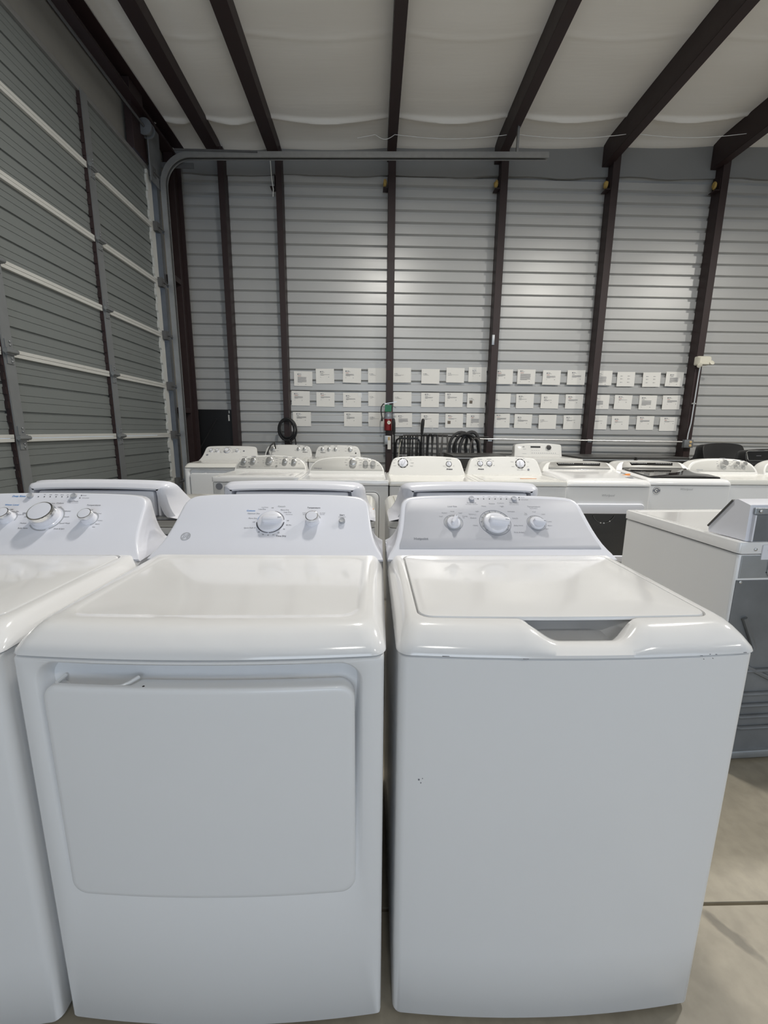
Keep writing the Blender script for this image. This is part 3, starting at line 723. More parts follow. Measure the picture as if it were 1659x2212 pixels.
annulus(F, -.1060, .134, .0255, .028, arcs=((-20, 140),)).build('dial_arc', M['ringgrey'], root, smooth=0)
round_button(F, -.0795, .222, .0090, .009, root); round_button(F, .0575, .222, .0090, .009, root)
dots(F, [(-.055, .2212), (-.0361, .2213), (-.0176, .2213), (.0009, .2213), (.0194, .2214), (.0379, .2214), (.0785, .2275), (.078, .2168)], .0016, 'ink', 'indicator_lights', root)

# ---- row behind, standing back to back with the front row
for x, lb, k in ((-.335, 'white machine facing away, directly behind the front dryer', 'dryer'), (.408, 'white machine facing away, directly behind the grey-panelled washer', 'washer'), (-1.125, 'white machine facing away, behind the washer at the left edge', 'washer')):
    root, F, P = base_ge('dryer_facing_away' if k == 'dryer' else 'washer_facing_away', (x, 2.440, 0), math.pi, k, deck_m='creamdeck', rear_in=.046, yrear=.722)
    tag(root, lb, 'washing machine' if k == 'washer' else 'dryer', 'machines facing away in the second row')
    # back panel of galvanised steel and a service cover in the console hollow
    MB().box(-.325, .325, .685, .692, .03, .86).build('back_panel', M['galvdirty'], root, smooth=0, bevel=.003)
    for q in (-.248, .248): MB().cbox(q-.005, q+.005, .65, .718, .945, 1.03, .003).build('console_rib', M['plastic'], root)
    MB().cbox(-.232, .232, .665, .719, .94, 1.0485, .012).build('console_cover', M['plastic'], root)
mb = MB().box(-.035, .035, -.004, .004, 0, .003).box(.012, .045, -.012, .002, .003, .006)
o = mb.build('orange_strip', M['orange'], smooth=0); o.location = (-.045, 1.93, .9354); o.rotation_euler = (0, 0, R(8))
tag(o, 'small orange plastic strip on the deck behind the front pair', 'plastic strip')

# ================================================================== square-deck machines of the middle and back rows
def sq_body(name, loc, rz, w=.68, depth=.66, seam=.900, top=.940, m='enamel', dm='deck', lid=None, seed=0):
    """plain cabinet under a flat enamelled top with a shallow rim; lid = True draws a hinged lid"""
    root = empty(name, loc, rz); hw = w/2
    feet(root, hw-.05, .06, depth-.06)
    cabinet(root, hw-.003, depth, 0, z1=seam-.003, r=.012, m=m)
    spec = [(hw-.006, .006, depth, .010, 0, seam), (hw, .000, depth, .012, 0, seam+.002), (hw, .000, depth, .012, 0, top-.006), (hw-.002, .002, depth-.001, .012, 0, top-.0015), (hw-.006, .006, depth-.004, .012, 0, top)]
    if lid:
        spec += [(hw-.045, .028, .475, .012, 0, top), (hw-.046, .029, .474, .012, 0, top-.006), (hw-.06, .04, .46, .01, 0, top-.006)]
    else:
        spec += [(hw-.030, .030, .475, .018, 0, top), (hw-.036, .036, .47, .018, 0, top-.004), (hw-.05, .05, .46, .014, 0, top-.004)]
    rs = [plan_ring(*q) for q in spec]; rs += shrink(rs[-1], (.5,))
    MB().rings(rs).build('top_deck', M[dm], root, smooth=40)
    if lid:
        spec = [(hw-.048, .031, .472, .011, 0, top-.0055), (hw-.048, .031, .472, .011, 0, top+.001), (hw-.051, .034, .469, .010, 0, top+.003)]
        rs = [plan_ring(*q) for q in spec]; rs += shrink(rs[-1], (.5,)); MB().rings(rs).build('lid', M[dm], root, smooth=40)
    return root
def plain_door(root, w, x0, x1, z0, z1, r=.03, m='enamel', d=.010):
    """flat door set in a fine dark gap"""
    rs = [[Vector((x, .0015, z)) for x, z in rr(x0-.004, x1+.004, z0-.004, z1+.004, r+.004)], [Vector((x, .0025, z)) for x, z in rr(x0-.004, x1+.004, z0-.004, z1+.004, r+.004)]]
    MB().rings(rs).build('door_gap', M['black'], root, smooth=0)
    rs = [[Vector((x, .004, z)) for x, z in rr(x0, x1, z0, z1, r)], [Vector((x, -d+.003, z)) for x, z in rr(x0, x1, z0, z1, r)], [Vector((x, -d, z)) for x, z in rr(x0+.004, x1-.004, z0+.004, z1-.004, r)]]
    return MB().rings(rs).build('door', M[m], root, smooth=35)
ARCH = [(.318, 0), (.317, .022), (.312, .045), (.302, .068), (.287, .090), (.266, .109), (.240, .124), (.21, .135), (.17, .143), (.12, .149), (.06, .152), (0, .153)]
TRAP = [(.328, 0), (.322, .022), (.314, .05), (.306, .08), (.298, .11), (.290, .128), (.279, .142), (.262, .152), (.24, .158), (.19, .163), (.12, .167), (.06, .169), (0, .170)]
def tick_print(F, knobs, m, root, rs_=1.45, rnd_=None, name='control_lettering'):
    """tiny unreadable captions around the dials"""
    q = rnd_ or rnd; rects = []
    for a_, b_, r_, n_ in knobs:
        for k in range(n_):
            t = R(210-240*k/max(1, n_-1)); x = a_+math.cos(t)*r_*1.75; y = b_+math.sin(t)*r_*1.45; w = r_*q.uniform(.3, .75)
            x = x-w if math.cos(t) < -.1 else x
            rects.append((x, x+w, y-.0012, y+.0012))
        rects.append((a_-r_*.9, a_+r_*.9, b_+r_*1.75, b_+r_*1.75+.0035))
    return bars(F, rects, m, name, root, h=.0022)

# ---- washer with five metal dials
W1 = sq_body('washing_machine', (-.912, 3.28, 0), 0, .68, lid=True, seam=.896, top=.936)
tag(W1, 'white washer with five metal dials on an arched grey panel', 'washing machine')
F, P = console(W1, ARCH, .47, .938, R(26), .62, 'cream', rear_in=.01)
slab_on(F, P, .012, 'warmsilver', 'control_fascia', W1, keep=.020)
ks = [(-.235, .092, .023, 5), (-.155, .096, .023, 5), (-.012, .099, .031, 9), (.125, .092, .023, 5), (.205, .088, .023, 5)]
for a_, b_, r_, n_ in ks: knob_metal(F, a_, b_, r_, .022, W1)
tick_print(F, ks, 'inkgrey', W1)
lettering('brand_lettering', [('Whirlpool', -.248, .036, .0150, {'shear': .15, 'bold': .0003})], F, M['ink'], W1, lift=.0025)
bars(F, [(-.195, -.180, .034, .040)], 'ink', 'model_mark', W1, h=.0025); bars(F, [(-.176, -.160, .035, .039)], 'ringgrey', 'model_text', W1, h=.0025)
dots(F, [(-.05+.014*k, .041) for k in range(6)], .0022, 'ink', 'indicator_lights', W1, h=.0026)
round_button(F, .050, .047, .0095, .006, W1, m='knobgrey')
mb = MB(); K = Matrix.Translation((-.285, -.0005, .862)) @ Matrix.Rotation(R(90), 4, 'X')
sticker = mb.lathe([(.026, -.004), (.026, .002)], 24, K).build('round_sticker', M['dialgrey'], W1, smooth=30)

# ---- dryer with three metal dials
W2 = sq_body('clothes_dryer', (-.228, 3.10, 0), 0, .68, seam=.898, top=.938)
tag(W2, 'white dryer with three metal dials and an arched pale panel', 'dryer')
F, P = console(W2, ARCH, .47, .938, R(24), .61, 'cream', rear_in=.01)
slab_on(F, P, .010, 'warmsilver', 'control_fascia', W2, keep=.026)
ks = [(.052, .100, .031, 9), (.158, .093, .022, 4), (.222, .090, .022, 4)]
for a_, b_, r_, n_ in ks: knob_metal(F, a_, b_, r_, .022, W2)
tick_print(F, ks, 'inkgrey', W2)
lettering('brand_lettering', [('Whirlpool', -.245, .045, .0160, {'shear': .15, 'bold': .0003})], F, M['inkgrey'], W2, lift=.0025)
plain_door(W2, .68, -.25, .265, .30, .845, r=.035)

# ---- white dryer, two dials in black rings
W3 = sq_body('clothes_dryer', (.450, 3.09, 0), 0, .67, seam=.896, top=.934, dm='creamdeck')
tag(W3, 'white dryer with one large dial at left and one small at right', 'dryer')
F, P = console(W3, TRAP, .47, .934, R(24), .62, 'cream', rear_in=.012)
def amana_dial(F, a_, b_, r, root, segs=8, ang=50, blackring=None):
    annulus(F, a_, b_, r*1.10, r*1.30, arcs=tuple((360/segs*k+4, 360/segs*(k+1)-4) for k in range(segs)) if not blackring else ((0, 360),)).build('dial_ring', M['black'], root, smooth=0)
    knob_bar(F, a_, b_, r, .020, ang, root)
amana_dial(F, -.202, .104, .034, W3, 8, 60); amana_dial(F, .190, .098, .0195, W3, blackring=True, ang=90)
tick_print(F, [(-.202, .106, .038, 9), (.190, .098, .024, 2)], 'inkpale', W3)
lettering('brand_lettering', [('Amana', .192, .052, .0185, {'shear': .35, 'bold': .0006})], F, M['ink'], W3, lift=.0012)
plain_door(W3, .67, -.25, .25, .30, .84, r=.035)

# ---- matching white washer
W4 = sq_body('washing_machine', (1.124, 3.12, 0), 0, .67, seam=.896, top=.934, dm='creamdeck', lid=True)
tag(W4, 'white washer with two small dials and a large ringed dial at right', 'washing machine')
F, P = console(W4, TRAP, .47, .934, R(24), .62, 'cream', rear_in=.012)
amana_dial(F, -.208, .102, .0195, W4, 5, 90); amana_dial(F, -.128, .102, .0195, W4, 5, 40); amana_dial(F, .142, .104, .034, W4, 8, -88)
tick_print(F, [(-.208, .102, .022, 4), (-.128, .102, .022, 4), (.142, .104, .036, 6)], 'inkpale', W4)
lettering('brand_lettering', [('Amana', -.205, .052, .0185, {'shear': .35, 'bold': .0006})], F, M['ink'], W4, lift=.0012)
dots(F, [(.112+.013*k, .044) for k in range(6)], .002, 'ink', 'indicator_lights', W4)
round_button(F, .208, .050, .0085, .005, W4, m='dialgrey')
o = MB().box(-.065, .065, -.006, .006, 0, .002).build('orange_strip', M['orange'], smooth=0); o.location = (1.215, 3.28, .9375); o.rotation_euler = (0, 0, R(3))
tag(o, 'flat orange strip lying on the lid of the ringed-dial washer', 'plastic strip')

# ---- low-console pair with silver display strips
LOW = [(.336, 0), (.331, .016), (.322, .034), (.309, .054), (.296, .072), (.280, .086), (.258, .094), (.22, .0985), (.16, .102), (.08, .104), (0, .105)]
def low_rise(y, z): return .08*max(0, min(y, .48)-.02)*min(1, max(0, (z-.905)/.03))
def low_machine(name, loc, rz, w, label, cat, washer):
    root = empty(name, loc, rz); tag(root, label, cat); hw = w/2
    feet(root, hw-.05, .06, .62); cabinet(root, hw-.003, .69, .0, z1=.889, r=.016)
    spec = [(hw-.008, .008, .69, .014, 0, .892), (hw-.001, .001, .692, .018, 0, .895), (hw, 0, .692, .02, 0, .905), (hw-.004, .006, .692, .022, 0, .922), (hw-.012, .018, .69, .024, 0, .934), (hw-.022, .03, .688, .026, 0, .940)]
    if washer: spec += [(hw-.050, .045, .47, .03, 0, .942), (hw-.052, .047, .468, .03, 0, .936), (hw-.07, .07, .45, .02, 0, .936)]
    else: spec += [(hw-.075, .055, .47, .03, 0, .944), (hw-.085, .065, .465, .03, 0, .9455), (hw-.10, .08, .455, .02, 0, .946)]
    rs = [plan_ring(*q) for q in spec]; rs += shrink(rs[-1], (.5,))
    for rg in rs:
        for p in rg: p.z += low_rise(p.y, p.z)                  # the top climbs towards the console
    MB().rings(rs).build('top_deck', M['deck'], root, smooth=42)
    half = [(x*hw/.34, t*.90) for x, t in LOW]
    F, P = console(root, half, .485, .975, R(38), .69, 'cream', rear_in=.01)
    Q = [(x, t*.90) for x, t in [(.272, .012), (.268, .040), (.258, .068), (.245, .086), (.2, .092), (.1, .096), (0, .0975)]]; Q = Q+[(-x, t) for x, t in reversed(Q[:-1])]
    rs = [[F @ Vector((x, t, -.001)) for x, t in Q], [F @ Vector((x, t, .004)) for x, t in Q], [F @ Vector((x, t, .006)) for x, t in offset2(Q, .004)]]
    MB().rings(rs).build('silver_fascia', M['darksilver'], root)
    Q = [(-.185, .042), (.185, .042), (.195, .070), (-.195, .070)]
    MB().rings([[F @ Vector((x, t, .004)) for x, t in Q], [F @ Vector((x, t, .0072)) for x, t in Q]]).build('display_strip', M['glossblack'], root, smooth=0)
    F2 = at(F, 0, 0, .0072); rects = []
    for k in range(9): rects.append((-.18+.016*k, -.169+.016*k, .061, .065))
    for k in range(9): rects.append((.04+.016*k, .05+.016*k, .061, .065))
    bars(F2, rects, 'ringgrey', 'display_captions', root)
    return root
W5 = low_machine('clothes_dryer', (1.797, 3.16, 0), 0, .665, 'white dryer with a dark window door and low silver console', 'dryer', False)
G = Matrix(((1, 0, 0, 0), (0, 0, -1, 0), (0, 1, 0, 0), (0, 0, 0, 1)))      # frame on the cabinet front: x right, y up, z towards the viewer
lettering('brand_lettering', [('Whirlpool', .0, .825, .024, {'shear': .25})], at(G, 0, 0, -.002), M['ringgrey'], W5)
# wide window door
mb = MB(); rs = [[Vector((x, y, z)) for x, z in rr(-.312+i, .285-i, .30+i, .762-i, .025)] for i, y in ((0, .006), (0, -.010), (.004, -.016), (.02, -.018))]
rs2 = [[Vector((x, y, z)) for x, z in rr(-.285+i, .262-i, .345+i, .688-i, .02)] for i, y in ((0, -.017), (.004, -.010), (.006, .000))]
d = MB().rings(rs+rs2, cap1=False).build('door', M['plastic'], W5, smooth=40)
MB().rings([[Vector((x, y, z)) for x, z in rr(-.281, .258, .349, .684, .018)] for y in (-.004, .0015)]).build('window_glass', M['tint'], d, smooth=30)
annulus(at(G, -.02, .70, .0075), 0, 0, .085, .092, arcs=((200, 340),)).build('drum_rim', M['graphite'], d, smooth=0)
dots(at(G, -.02, .70, .0075), [(-.02, -.087), (.006, -.089), (.05, -.074)], .005, 'tape', 'rivet', d)
MB().box(-.332, .332, -.0035, .004, .252, .258).box(-.332, .332, -.003, .004, .283, .287).build('panel_seams', M['black'], W5, smooth=0)
o = MB().lathe([(.032, 0), (.032, .0015)], 24).build('round_badge', M['ringgrey'], W5, smooth=30); o.location = (.215, .10, .9528); o.rotation_euler = (R(4.6), 0, 0)
MB().lathe([(.022, .0015), (.022, .0025)], 24, o.matrix_basis).build('badge_centre', M['dialgrey'], o, smooth=30)
bpy.data.objects['badge_centre'].matrix_parent_inverse = o.matrix_basis.inverted()

W6 = low_machine('washing_machine', (2.505, 3.27, 0), R(-1.5), .675, 'white washer with a black glass lid and low silver console', 'washing machine', True)
rs = [plan_ring(.2885, .049, .466, .028, 0, .937), plan_ring(.2885, .049, .466, .028, 0, .948), plan_ring(.284, .054, .462, .026, 0, .9515)]
rs += shrink(rs[-1], (.5,))
for rg in rs:
    for p in rg: p.z += low_rise(p.y, .95)
ld = MB().rings(rs).build('lid', M['glossblack'], W6, smooth=35)
MB().cbox(-.285, .285, .455, .480, .966, .990, .004).build('lid_hinge_cover', M['graphite'], ld)
lettering('brand_lettering', [('Whirlpool', -.02, .862, .024, {'shear': .25})], at(G, 0, 0, -.002), M['ringgrey'], W6)
K = at(G, -.255, .850, -.003)
st = MB().lathe([(.030, -.002), (.030, .0012)], 28, K).build('round_sticker', M['dialgrey'], W6, smooth=30)
mb = annulus(at(K, 0, 0, .001), 0, 0, .022, .027, arcs=((20, 160), (200, 340))); annulus(at(K, 0, 0, .001), .0, 0, .006, .012, arcs=((30, 300),), mb=mb); mb.build('sticker_print', M['paper'], st, smooth=0)
mb = MB(); mb.box(-.05, .035, -.008, .008, 0, .004).box(.0, .05, -.002, .012, .004, .010)
o = mb.build('orange_strip', M['orange'], smooth=0); o.location = (2.068, 3.40, .959); o.rotation_euler = (0, 0, R(28))
tag(o, 'twisted orange strip between the low silver-console pair', 'plastic strip')

# ---- right end of the middle row
W7 = sq_body('clothes_dryer', (3.20, 3.32, 0), 0, .68, seam=.894, top=.936, dm='creamdeck')
tag(W7, 'white dryer with three dials right of the black-lidded washer', 'dryer')
F, P = console(W7, [(x*1.04, t) for x, t in ARCH], .47, .936, R(24), .62, 'cream', rear_in=.012)
slab_on(F, P, .022, 'warmsilver', 'control_fascia', W7, keep=.022)
ks = [(.02, .100, .030, 9), (.135, .096, .020, 4), (.205, .094, .020, 4)]
for a_, b_, r_, n_ in ks: knob_metal(F, a_, b_, r_, .030, W7)
tick_print(F, ks, 'inkgrey', W7)
lettering('brand_lettering', [('Whirlpool', -.215, .040, .0150, {'shear': .15, 'bold': .0003})], F, M['ringgrey'], W7, lift=.0025)
W8 = sq_body('washing_machine', (3.905, 3.32, 0), 0, .68, seam=.894, top=.936, lid=True)
tag(W8, 'white washer cut off at the right edge of the middle row', 'washing machine')
F, P = console(W8, ARCH, .47, .936, R(24), .62, 'cream', rear_in=.012)
slab_on(F, P, .014, 'warmsilver', 'control_fascia', W8, keep=.020)
ks = [(-.235, .092, .022, 4), (-.155, .096, .022, 4), (0, .099, .030, 8), (.2, .09, .022, 4)]
for a_, b_, r_, n_ in ks: knob_metal(F, a_, b_, r_, .022, W8)
lettering('brand_lettering', [('Whirlpool', -.235, .036, .0150, {'shear': .15, 'bold': .0003})], F, M['ink'], W8, lift=.0025)

# ---- dryer at the right seen from behind and from its side
W9 = sq_body('clothes_dryer', (1.635, 2.115, 0), math.pi+R(3.4), .69, depth=.645, seam=.868, top=.912, dm='deck')
tag(W9, 'white dryer turned away, showing its bare galvanised back at the right', 'dryer')
hw = .345
# slope-fronted console with a sheet metal back
side = [(.475, .912), (.472, .935), (.525, 1.005), (.562, 1.052), (.572, 1.060), (.584, 1.062), (.635, 1.048), (.636, .914)]
def cring(x, ins, sc=1.0):
    c_ = (.57, .97); return [Vector((x, c_[0]+(y-c_[0])*sc, max(.9125, c_[1]+(z-c_[1])*sc))) for y, z in side]
MB().rings([cring(-.318, 0, .985), cring(-.314, 0), cring(.314, 0), cring(.318, 0, .985)]).build('console', M['plastic'], W9, smooth=30)
q = face_frame(.472, .935, math.atan2(.09, .117))
MB().rings([[q @ Vector((x, t, h)) for x, t in ((-.322, .0), (.322, .0), (.322, .150), (-.322, .150))] for h in (-.003, .003)]).build('control_fascia', M['graphite'], W9, smooth=0)
MB().box(-.302, .302, .632, .641, .915, 1.012).build('console_back_plate', M['galvdirty'], W9, smooth=0, bevel=.002)
MB().box(-.306, .306, .636, .644, 1.014, 1.038).build('console_back_lip', M['galv'], W9, smooth=0, bevel=.003)
mb = MB()
for k in range(14): mb.box(.20-.028*k-.017, .20-.028*k, .6436, .6445, 1.0245, 1.0275)
mb.build('vent_slot', M['black'], W9, smooth=0)['kind'] = 'stuff'
mb = MB()
for x, z in ((.285, 1.026), (.28, .885), (.318, .76), (.10, .76), (.16, .79), (-.25, 1.026)): mb.lathe([(.006, 0), (.006, .003), (.003, .005)], 10, Matrix.Translation((x, .645, z)) @ Matrix.Rotation(R(-90), 4, 'X'))
mb.build('screw', M['steel'], W9)['kind'] = 'stuff'
MB().box(.298, .304, .636, .646, .915, 1.012).build('plate_edge', M['plastic'], W9, smooth=0)
MB().box(-.33, .33, .640, .6475, .775, .862).build('back_rail', M['galv'], W9, smooth=0, bevel=.002)
MB().box(.165, .255, .644, .650, .845, .902).build('hinge_plate', M['plastic'], W9, smooth=0, bevel=.003)
MB().box(.175, .235, .6495, .651, .880, .884).box(.19, .225, .6470, .6485, .795, .798).build('hinge_slot', M['black'], W9, smooth=0)
rs = capsule_rings(-.055, .055, .022, [(.0, 0), (.006, 0), (.008, .003)])
K = Matrix.Translation((.20, .645, .832)) @ Matrix.Rotation(R(-90), 4, 'X') @ Matrix.Rotation(R(90), 4, 'Z')
MB().rings([[K @ p for p in rg] for rg in rs]).build('strike_bracket', M['galv'], W9)
# pressed back panel with ribs
MB().box(-.335, .335, .640, .6465, .03, .768).build('back_panel', M['galvdirty'], W9, smooth=0, bevel=.002)
mb = MB()
for z, x0, x1 in ((.40, .02, .25), (.30, .05, .25), (.25, .07, .235), (.20, .07, .225), (.15, .07, .215)):
    P_ = [(x0, .652, z), (x1, .652, z), (x1+.02, .652, z+.006), (x1+.03, .652, z+.022)]; mb.tube(P_, .008, 8)
mb.tube([(.28, .65, .62), (.22, .65, .50), (.24, .65, .42), (.12, .65, .36)], .010, 8)
mb.build('pressed_ribs', M['galvdirty'], W9)['kind'] = 'stuff'
MB().cbox(-.30, .30, .64, .655, .012, .045, .004).build('base_flange', M['galv'], W9)
MB().cbox(-.13, .14, .642, .70, .70, .95, .018).build('exhaust_shroud', M['galv'], W9)

# ================================================================== back row along the wall
# far corner dryer of the rounded-deck kind, turned a little
root, F, P = base_ge('clothes_dryer', (-1.63, 4.46, 0), R(5), 'dryer', con_m='cream', deck_m='creamdeck', cab_m='enamel')
root.scale = (.985, 1, 1.012)
tag(root, 'white dryer in the far left corner beside the door track', 'dryer')
for a_ in (-.225, -.155, .075): knob_chrome(F, a_, .150, .018, .024, root)
knob_chrome(F, -.045, .150, .030, .026, root); round_button(F, .15, .150, .010, .006, root, m='dialgrey')
annulus(F, -.045, .150, .034, .038).build('dial_ring', M['inkgrey'], root, smooth=0)
tick_print(F, [(-.225, .15, .022, 4), (-.155, .15, .022, 4), (-.045, .15, .036, 9), (.075, .15, .022, 4)], 'inkgrey', root)
round_button(F, -.262, .085, .013, .003, root, m='dialgrey', name='brand_badge')
# two arched consoles beside the coiled cable
WA = sq_body('clothes_dryer', (-1.148, 5.26, 0), 0, .66, seam=.905, top=.945, m='enamel', dm='creamdeck')
tag(WA, 'white dryer against the wall under the coiled black cable', 'dryer')
ARC2 = [(.318, 0), (.312, .04), (.304, .08), (.292, .11), (.276, .135), (.25, .150), (.21, .158), (.14, .163), (.07, .165), (0, .166)]
F, P = console(WA, ARC2, .47, .945, R(18), .60, 'cream', rear_in=.012)
knob_metal(F, -.21, .105, .032, .02, WA); knob_metal(F, .135, .105, .021, .02, WA); knob_metal(F, .215, .105, .021, .02, WA)
tick_print(F, [(-.21, .105, .036, 7), (.135, .105, .024, 3), (.215, .105, .024, 3)], 'inkgrey', WA)
lettering('brand_lettering', [('Whirlpool', .222, .062, .016, {'shear': .2, 'bold': .0006})], F, M['ink'], WA, lift=.0012)
WB = sq_body('washing_machine', (-.482, 5.26, 0), 0, .66, seam=.905, top=.945, m='enamel', dm='creamdeck', lid=True)
tag(WB, 'white washer against the wall with four dials, left of the extinguisher', 'washing machine')
F, P = console(WB, [(x*.97, t) for x, t in ARC2], .47, .945, R(18), .60, 'cream', rear_in=.012)
for a_ in (-.21, -.122, -.034): knob_metal(F, a_, .105, .023, .02, WB)
knob_metal(F, .165, .105, .030, .02, WB)
tick_print(F, [(-.21, .105, .026, 3), (-.122, .105, .026, 3), (-.034, .105, .026, 3), (.165, .105, .034, 6)], 'inkgrey', WB)
lettering('brand_lettering', [('Whirlpool', -.205, .058, .016, {'shear': .2, 'bold': .0006})], F, M['ink'], WB, lift=.0012)
dots(F, [(.12+.016*k, .050) for k in range(6)], .0018, 'inkgrey', 'indicator_lights', WB); round_button(F, .238, .053, .010, .004, WB, m='black')
K = at(G, -.24, .86, 0)
MB().lathe([(.030, -.004), (.030, .002)], 24, K).build('round_sticker', M['ink'], WB, smooth=30)

# top loader with a digital panel
WL = sq_body('washing_machine', (2.16, 5.02, 0), 0, .69, seam=.925, top=.985, dm='cream', m='cream', lid=True)
tag(WL, 'cream washer with a digital display panel against the wall', 'washing machine')
BOXY = [(.315, 0), (.314, .05), (.312, .11), (.309, .140), (.303, .152), (.29, .159), (.25, .164), (.15, .171), (0, .175)]
F, P = console(WL, BOXY, .52, .985, R(12), .66, 'cream', rear_in=.012)
Q = [(-.10, .03), (.285, .03), (.275, .135), (-.10, .145)]
MB().rings([[F @ Vector((x, t, h)) for x, t in Q] for h in (-.001, .002)]).build('control_fascia', M['cream'], WL, smooth=0)
F2 = at(F, 0, 0, .002)
bars(F2, [(-.10, .03, .112, .134)], 'black', 'display', WL)
knob_metal(F2, .135, .115, .034, .02, WL, m='graphite2')
lettering('brand_lettering', [('LG', -.195, .125, .020, {'bold': .0008})], F, M['ink'], WL, lift=.0012)
rects = [(-.085+.028*k, -.073+.028*k, .038, .048) for k in range(12)]+[(-.09+.03*k, -.07+.03*k, .075, .079) for k in range(4)]+[(-.20, -.16, .095, .098), (-.21, -.155, .034, .037)]
bars(F2, rects, 'ringgrey', 'button_row', WL)

# dark front loaders, only their control panels in view
def front_loader(loc, label, w=.68):
    root = empty('front_load_washer', loc); tag(root, label, 'washing machine', 'graphite front loaders along the wall'); hw = w/2
    feet(root, hw-.05, .06, .62); cabinet(root, hw, .70, 0, z1=.985, r=.014, m='graphite')
    MB().cbox(-hw+.002, hw-.002, .004, .70, .985, 1.003, .006).build('top_panel', M['graphite'], root)
    rs = [[Vector((x, y, z)) for x, z in rr(-hw+.012+i, hw-.012-i, .83+i, .972-i, .012)] for i, y in ((0, .005), (0, -.006), (.006, -.008), (.007, -.006))]
    cp = MB().rings(rs).build('control_panel', M['galv'], root)
    MB().rings([[Vector((x, y, z)) for x, z in rr(-hw+.020, hw-.020, .838, .964, .010)] for y in (-.005, -.0075)]).build('panel_face', M['graphite2'], cp, smooth=0)
    F = at(G, 0, 0, .0078)
    knob_metal(F, .07, .905, .038, .025, root, m='graphite'); bars(F, [(.17, .30, .885, .945)], 'black', 'display', root)
    lettering('brand_lettering', [('LG', -.255, .930, .020, {'bold': .0006})], F, M['ringgrey'], root)
    MB().lathe([(.24, -.002), (.24, .03), (.21, .045), (.16, .03), (.15, .01)], 40, at(G, 0, .47)).build('porthole_door', M['graphite2'], root)
    MB().lathe([(.155, .012), (.12, .035), (.05, .045)], 40, at(G, 0, .47)).build('porthole_glass', M['tint'], root)
    MB().box(.15, .16, -.0088, -.0078, .895, .90).build('display_mark', M['ringgrey'], root, smooth=0)
    return root
front_loader((2.905, 5.20, 0), 'graphite front loader right of the cream digital washer')
front_loader((3.605, 5.20, 0), 'graphite front loader directly behind the black-lidded washer')
front_loader((1.325, 5.30, 0), 'graphite front loader peeking between the two ringed-dial machines')

# black machines at the right end
def black_machine(loc, rz, label, chrome, cat='washing machine', name='black_washer'):
    root = empty(name, loc, rz); tag(root, label, cat)
    feet(root); cabinet(root, .34, .69, 0, z1=.935, r=.014, m='blackpaint')
    rs = [plan_ring(.342, 0, .692, .02, 0, .937), plan_ring(.344, -.002, .692, .022, 0, .95), plan_ring(.335, .01, .69, .024, 0, .965)]; rs += shrink(rs[-1], (.5,))
    MB().rings(rs).build('top_deck', M['blackpaint'], root)
    HB = [(.335, 0), (.333, .05), (.329, .09), (.322, .125), (.31, .148), (.29, .160), (.25, .168), (.18, .175), (.1, .18), (0, .182)]
    if not chrome: HB = [(x, t*1.25) for x, t in HB]
    F, P = console(root, HB, .47, .965, R(20), .66, 'blackpaint', rear_in=.03)
    if chrome:
        Q = [(-.30, .035), (.30, .035), (.312, .05), (.315, .135), (.29, .150), (0, .158), (-.29, .150), (-.315, .135), (-.312, .05)]
        Pq = [F @ Vector((x, t, .002)) for x, t in Q]
        MB().tube(Pq, .006, 8, closed=True).build('chrome_rim', M['chrome'], root)
        MB().rings([[F @ Vector((x, t, h)) for x, t in Q] for h in (-.001, .0015)]).build('glass_panel', M['glossblack'], root, smooth=0)
        bars(at(F, 0, 0, .0015), [(-.20, -.14, .092, .096), (.0, .05, .095, .1)], 'inkgrey', 'control_lettering', root)
    return root
black_machine((4.80, 5.14, 0), R(8), 'black machine with a plain curved console at the right end', False, 'dryer', 'black_dryer')
black_machine((4.62, 4.30, 0), R(2), 'black washer with chrome-rimmed glass console, cut by the right edge', True)

# ================================================================== things on the back wall
# taped printouts in three rows
PW, PH = .272, .212
def sheet_print(mb, mbr, kind, q):
    """unreadable paragraphs: little bars in the sheet's plane (x right, z up)"""
    def bar(x0, x1, z, h, m_=None): (m_ or mb).add([(x0, -.0016, z), (x1, -.0016, z), (x1, -.0016, z+h), (x0, -.0016, z+h)], [(0, 1, 2, 3)])
    def blob(x, z, r): mb.add([(x+r*math.cos(2*math.pi*k/10), -.0016, z+r*math.sin(2*math.pi*k/10)) for k in range(10)], [tuple(range(10))])
    if kind == 'grid':
        for cx in (-.085, .035):
            for cz in (.045, .005, -.045): blob(cx, cz, .006); bar(cx+.01, cx+.03, cz-.002, .004)
        return
    small = kind == 'small'; x0 = q.uniform(-.10, -.06) if not small else -.115; zt = q.uniform(.055, .085) if not small else q.uniform(.01, .04)
    blob(x0, zt, .010 if not small else .005)
    bar(x0+.016, x0+.016+q.uniform(.02, .04), zt+.001, .006 if not small else .004); bar(x0+.016, x0+q.uniform(.05, .08), zt-.009, .0022)
    if not small: bar(x0-.006, x0+q.uniform(.03, .05), zt-.026, .0045, mbr if q.random() < .45 else None)
    n_ = q.randint(1, 2) if small else (q.randint(2, 4) if kind == 'short' else q.randint(7, 11)); z = zt-(.020 if small else .042); L = q.uniform(.12, .17)
    for k in range(n_):
        bar(x0-.006, x0+L*(1 if k < n_-1 else q.uniform(.2, .7))*q.uniform(.95, 1), z, .0028 if not small else .002); z -= .0085
    if not small:
        bar(x0-.006, x0+.004, max(-.095, z-.02), .004); bar(x0+L*.85, x0+L*.85+.012, max(-.095, z-.02), .006)
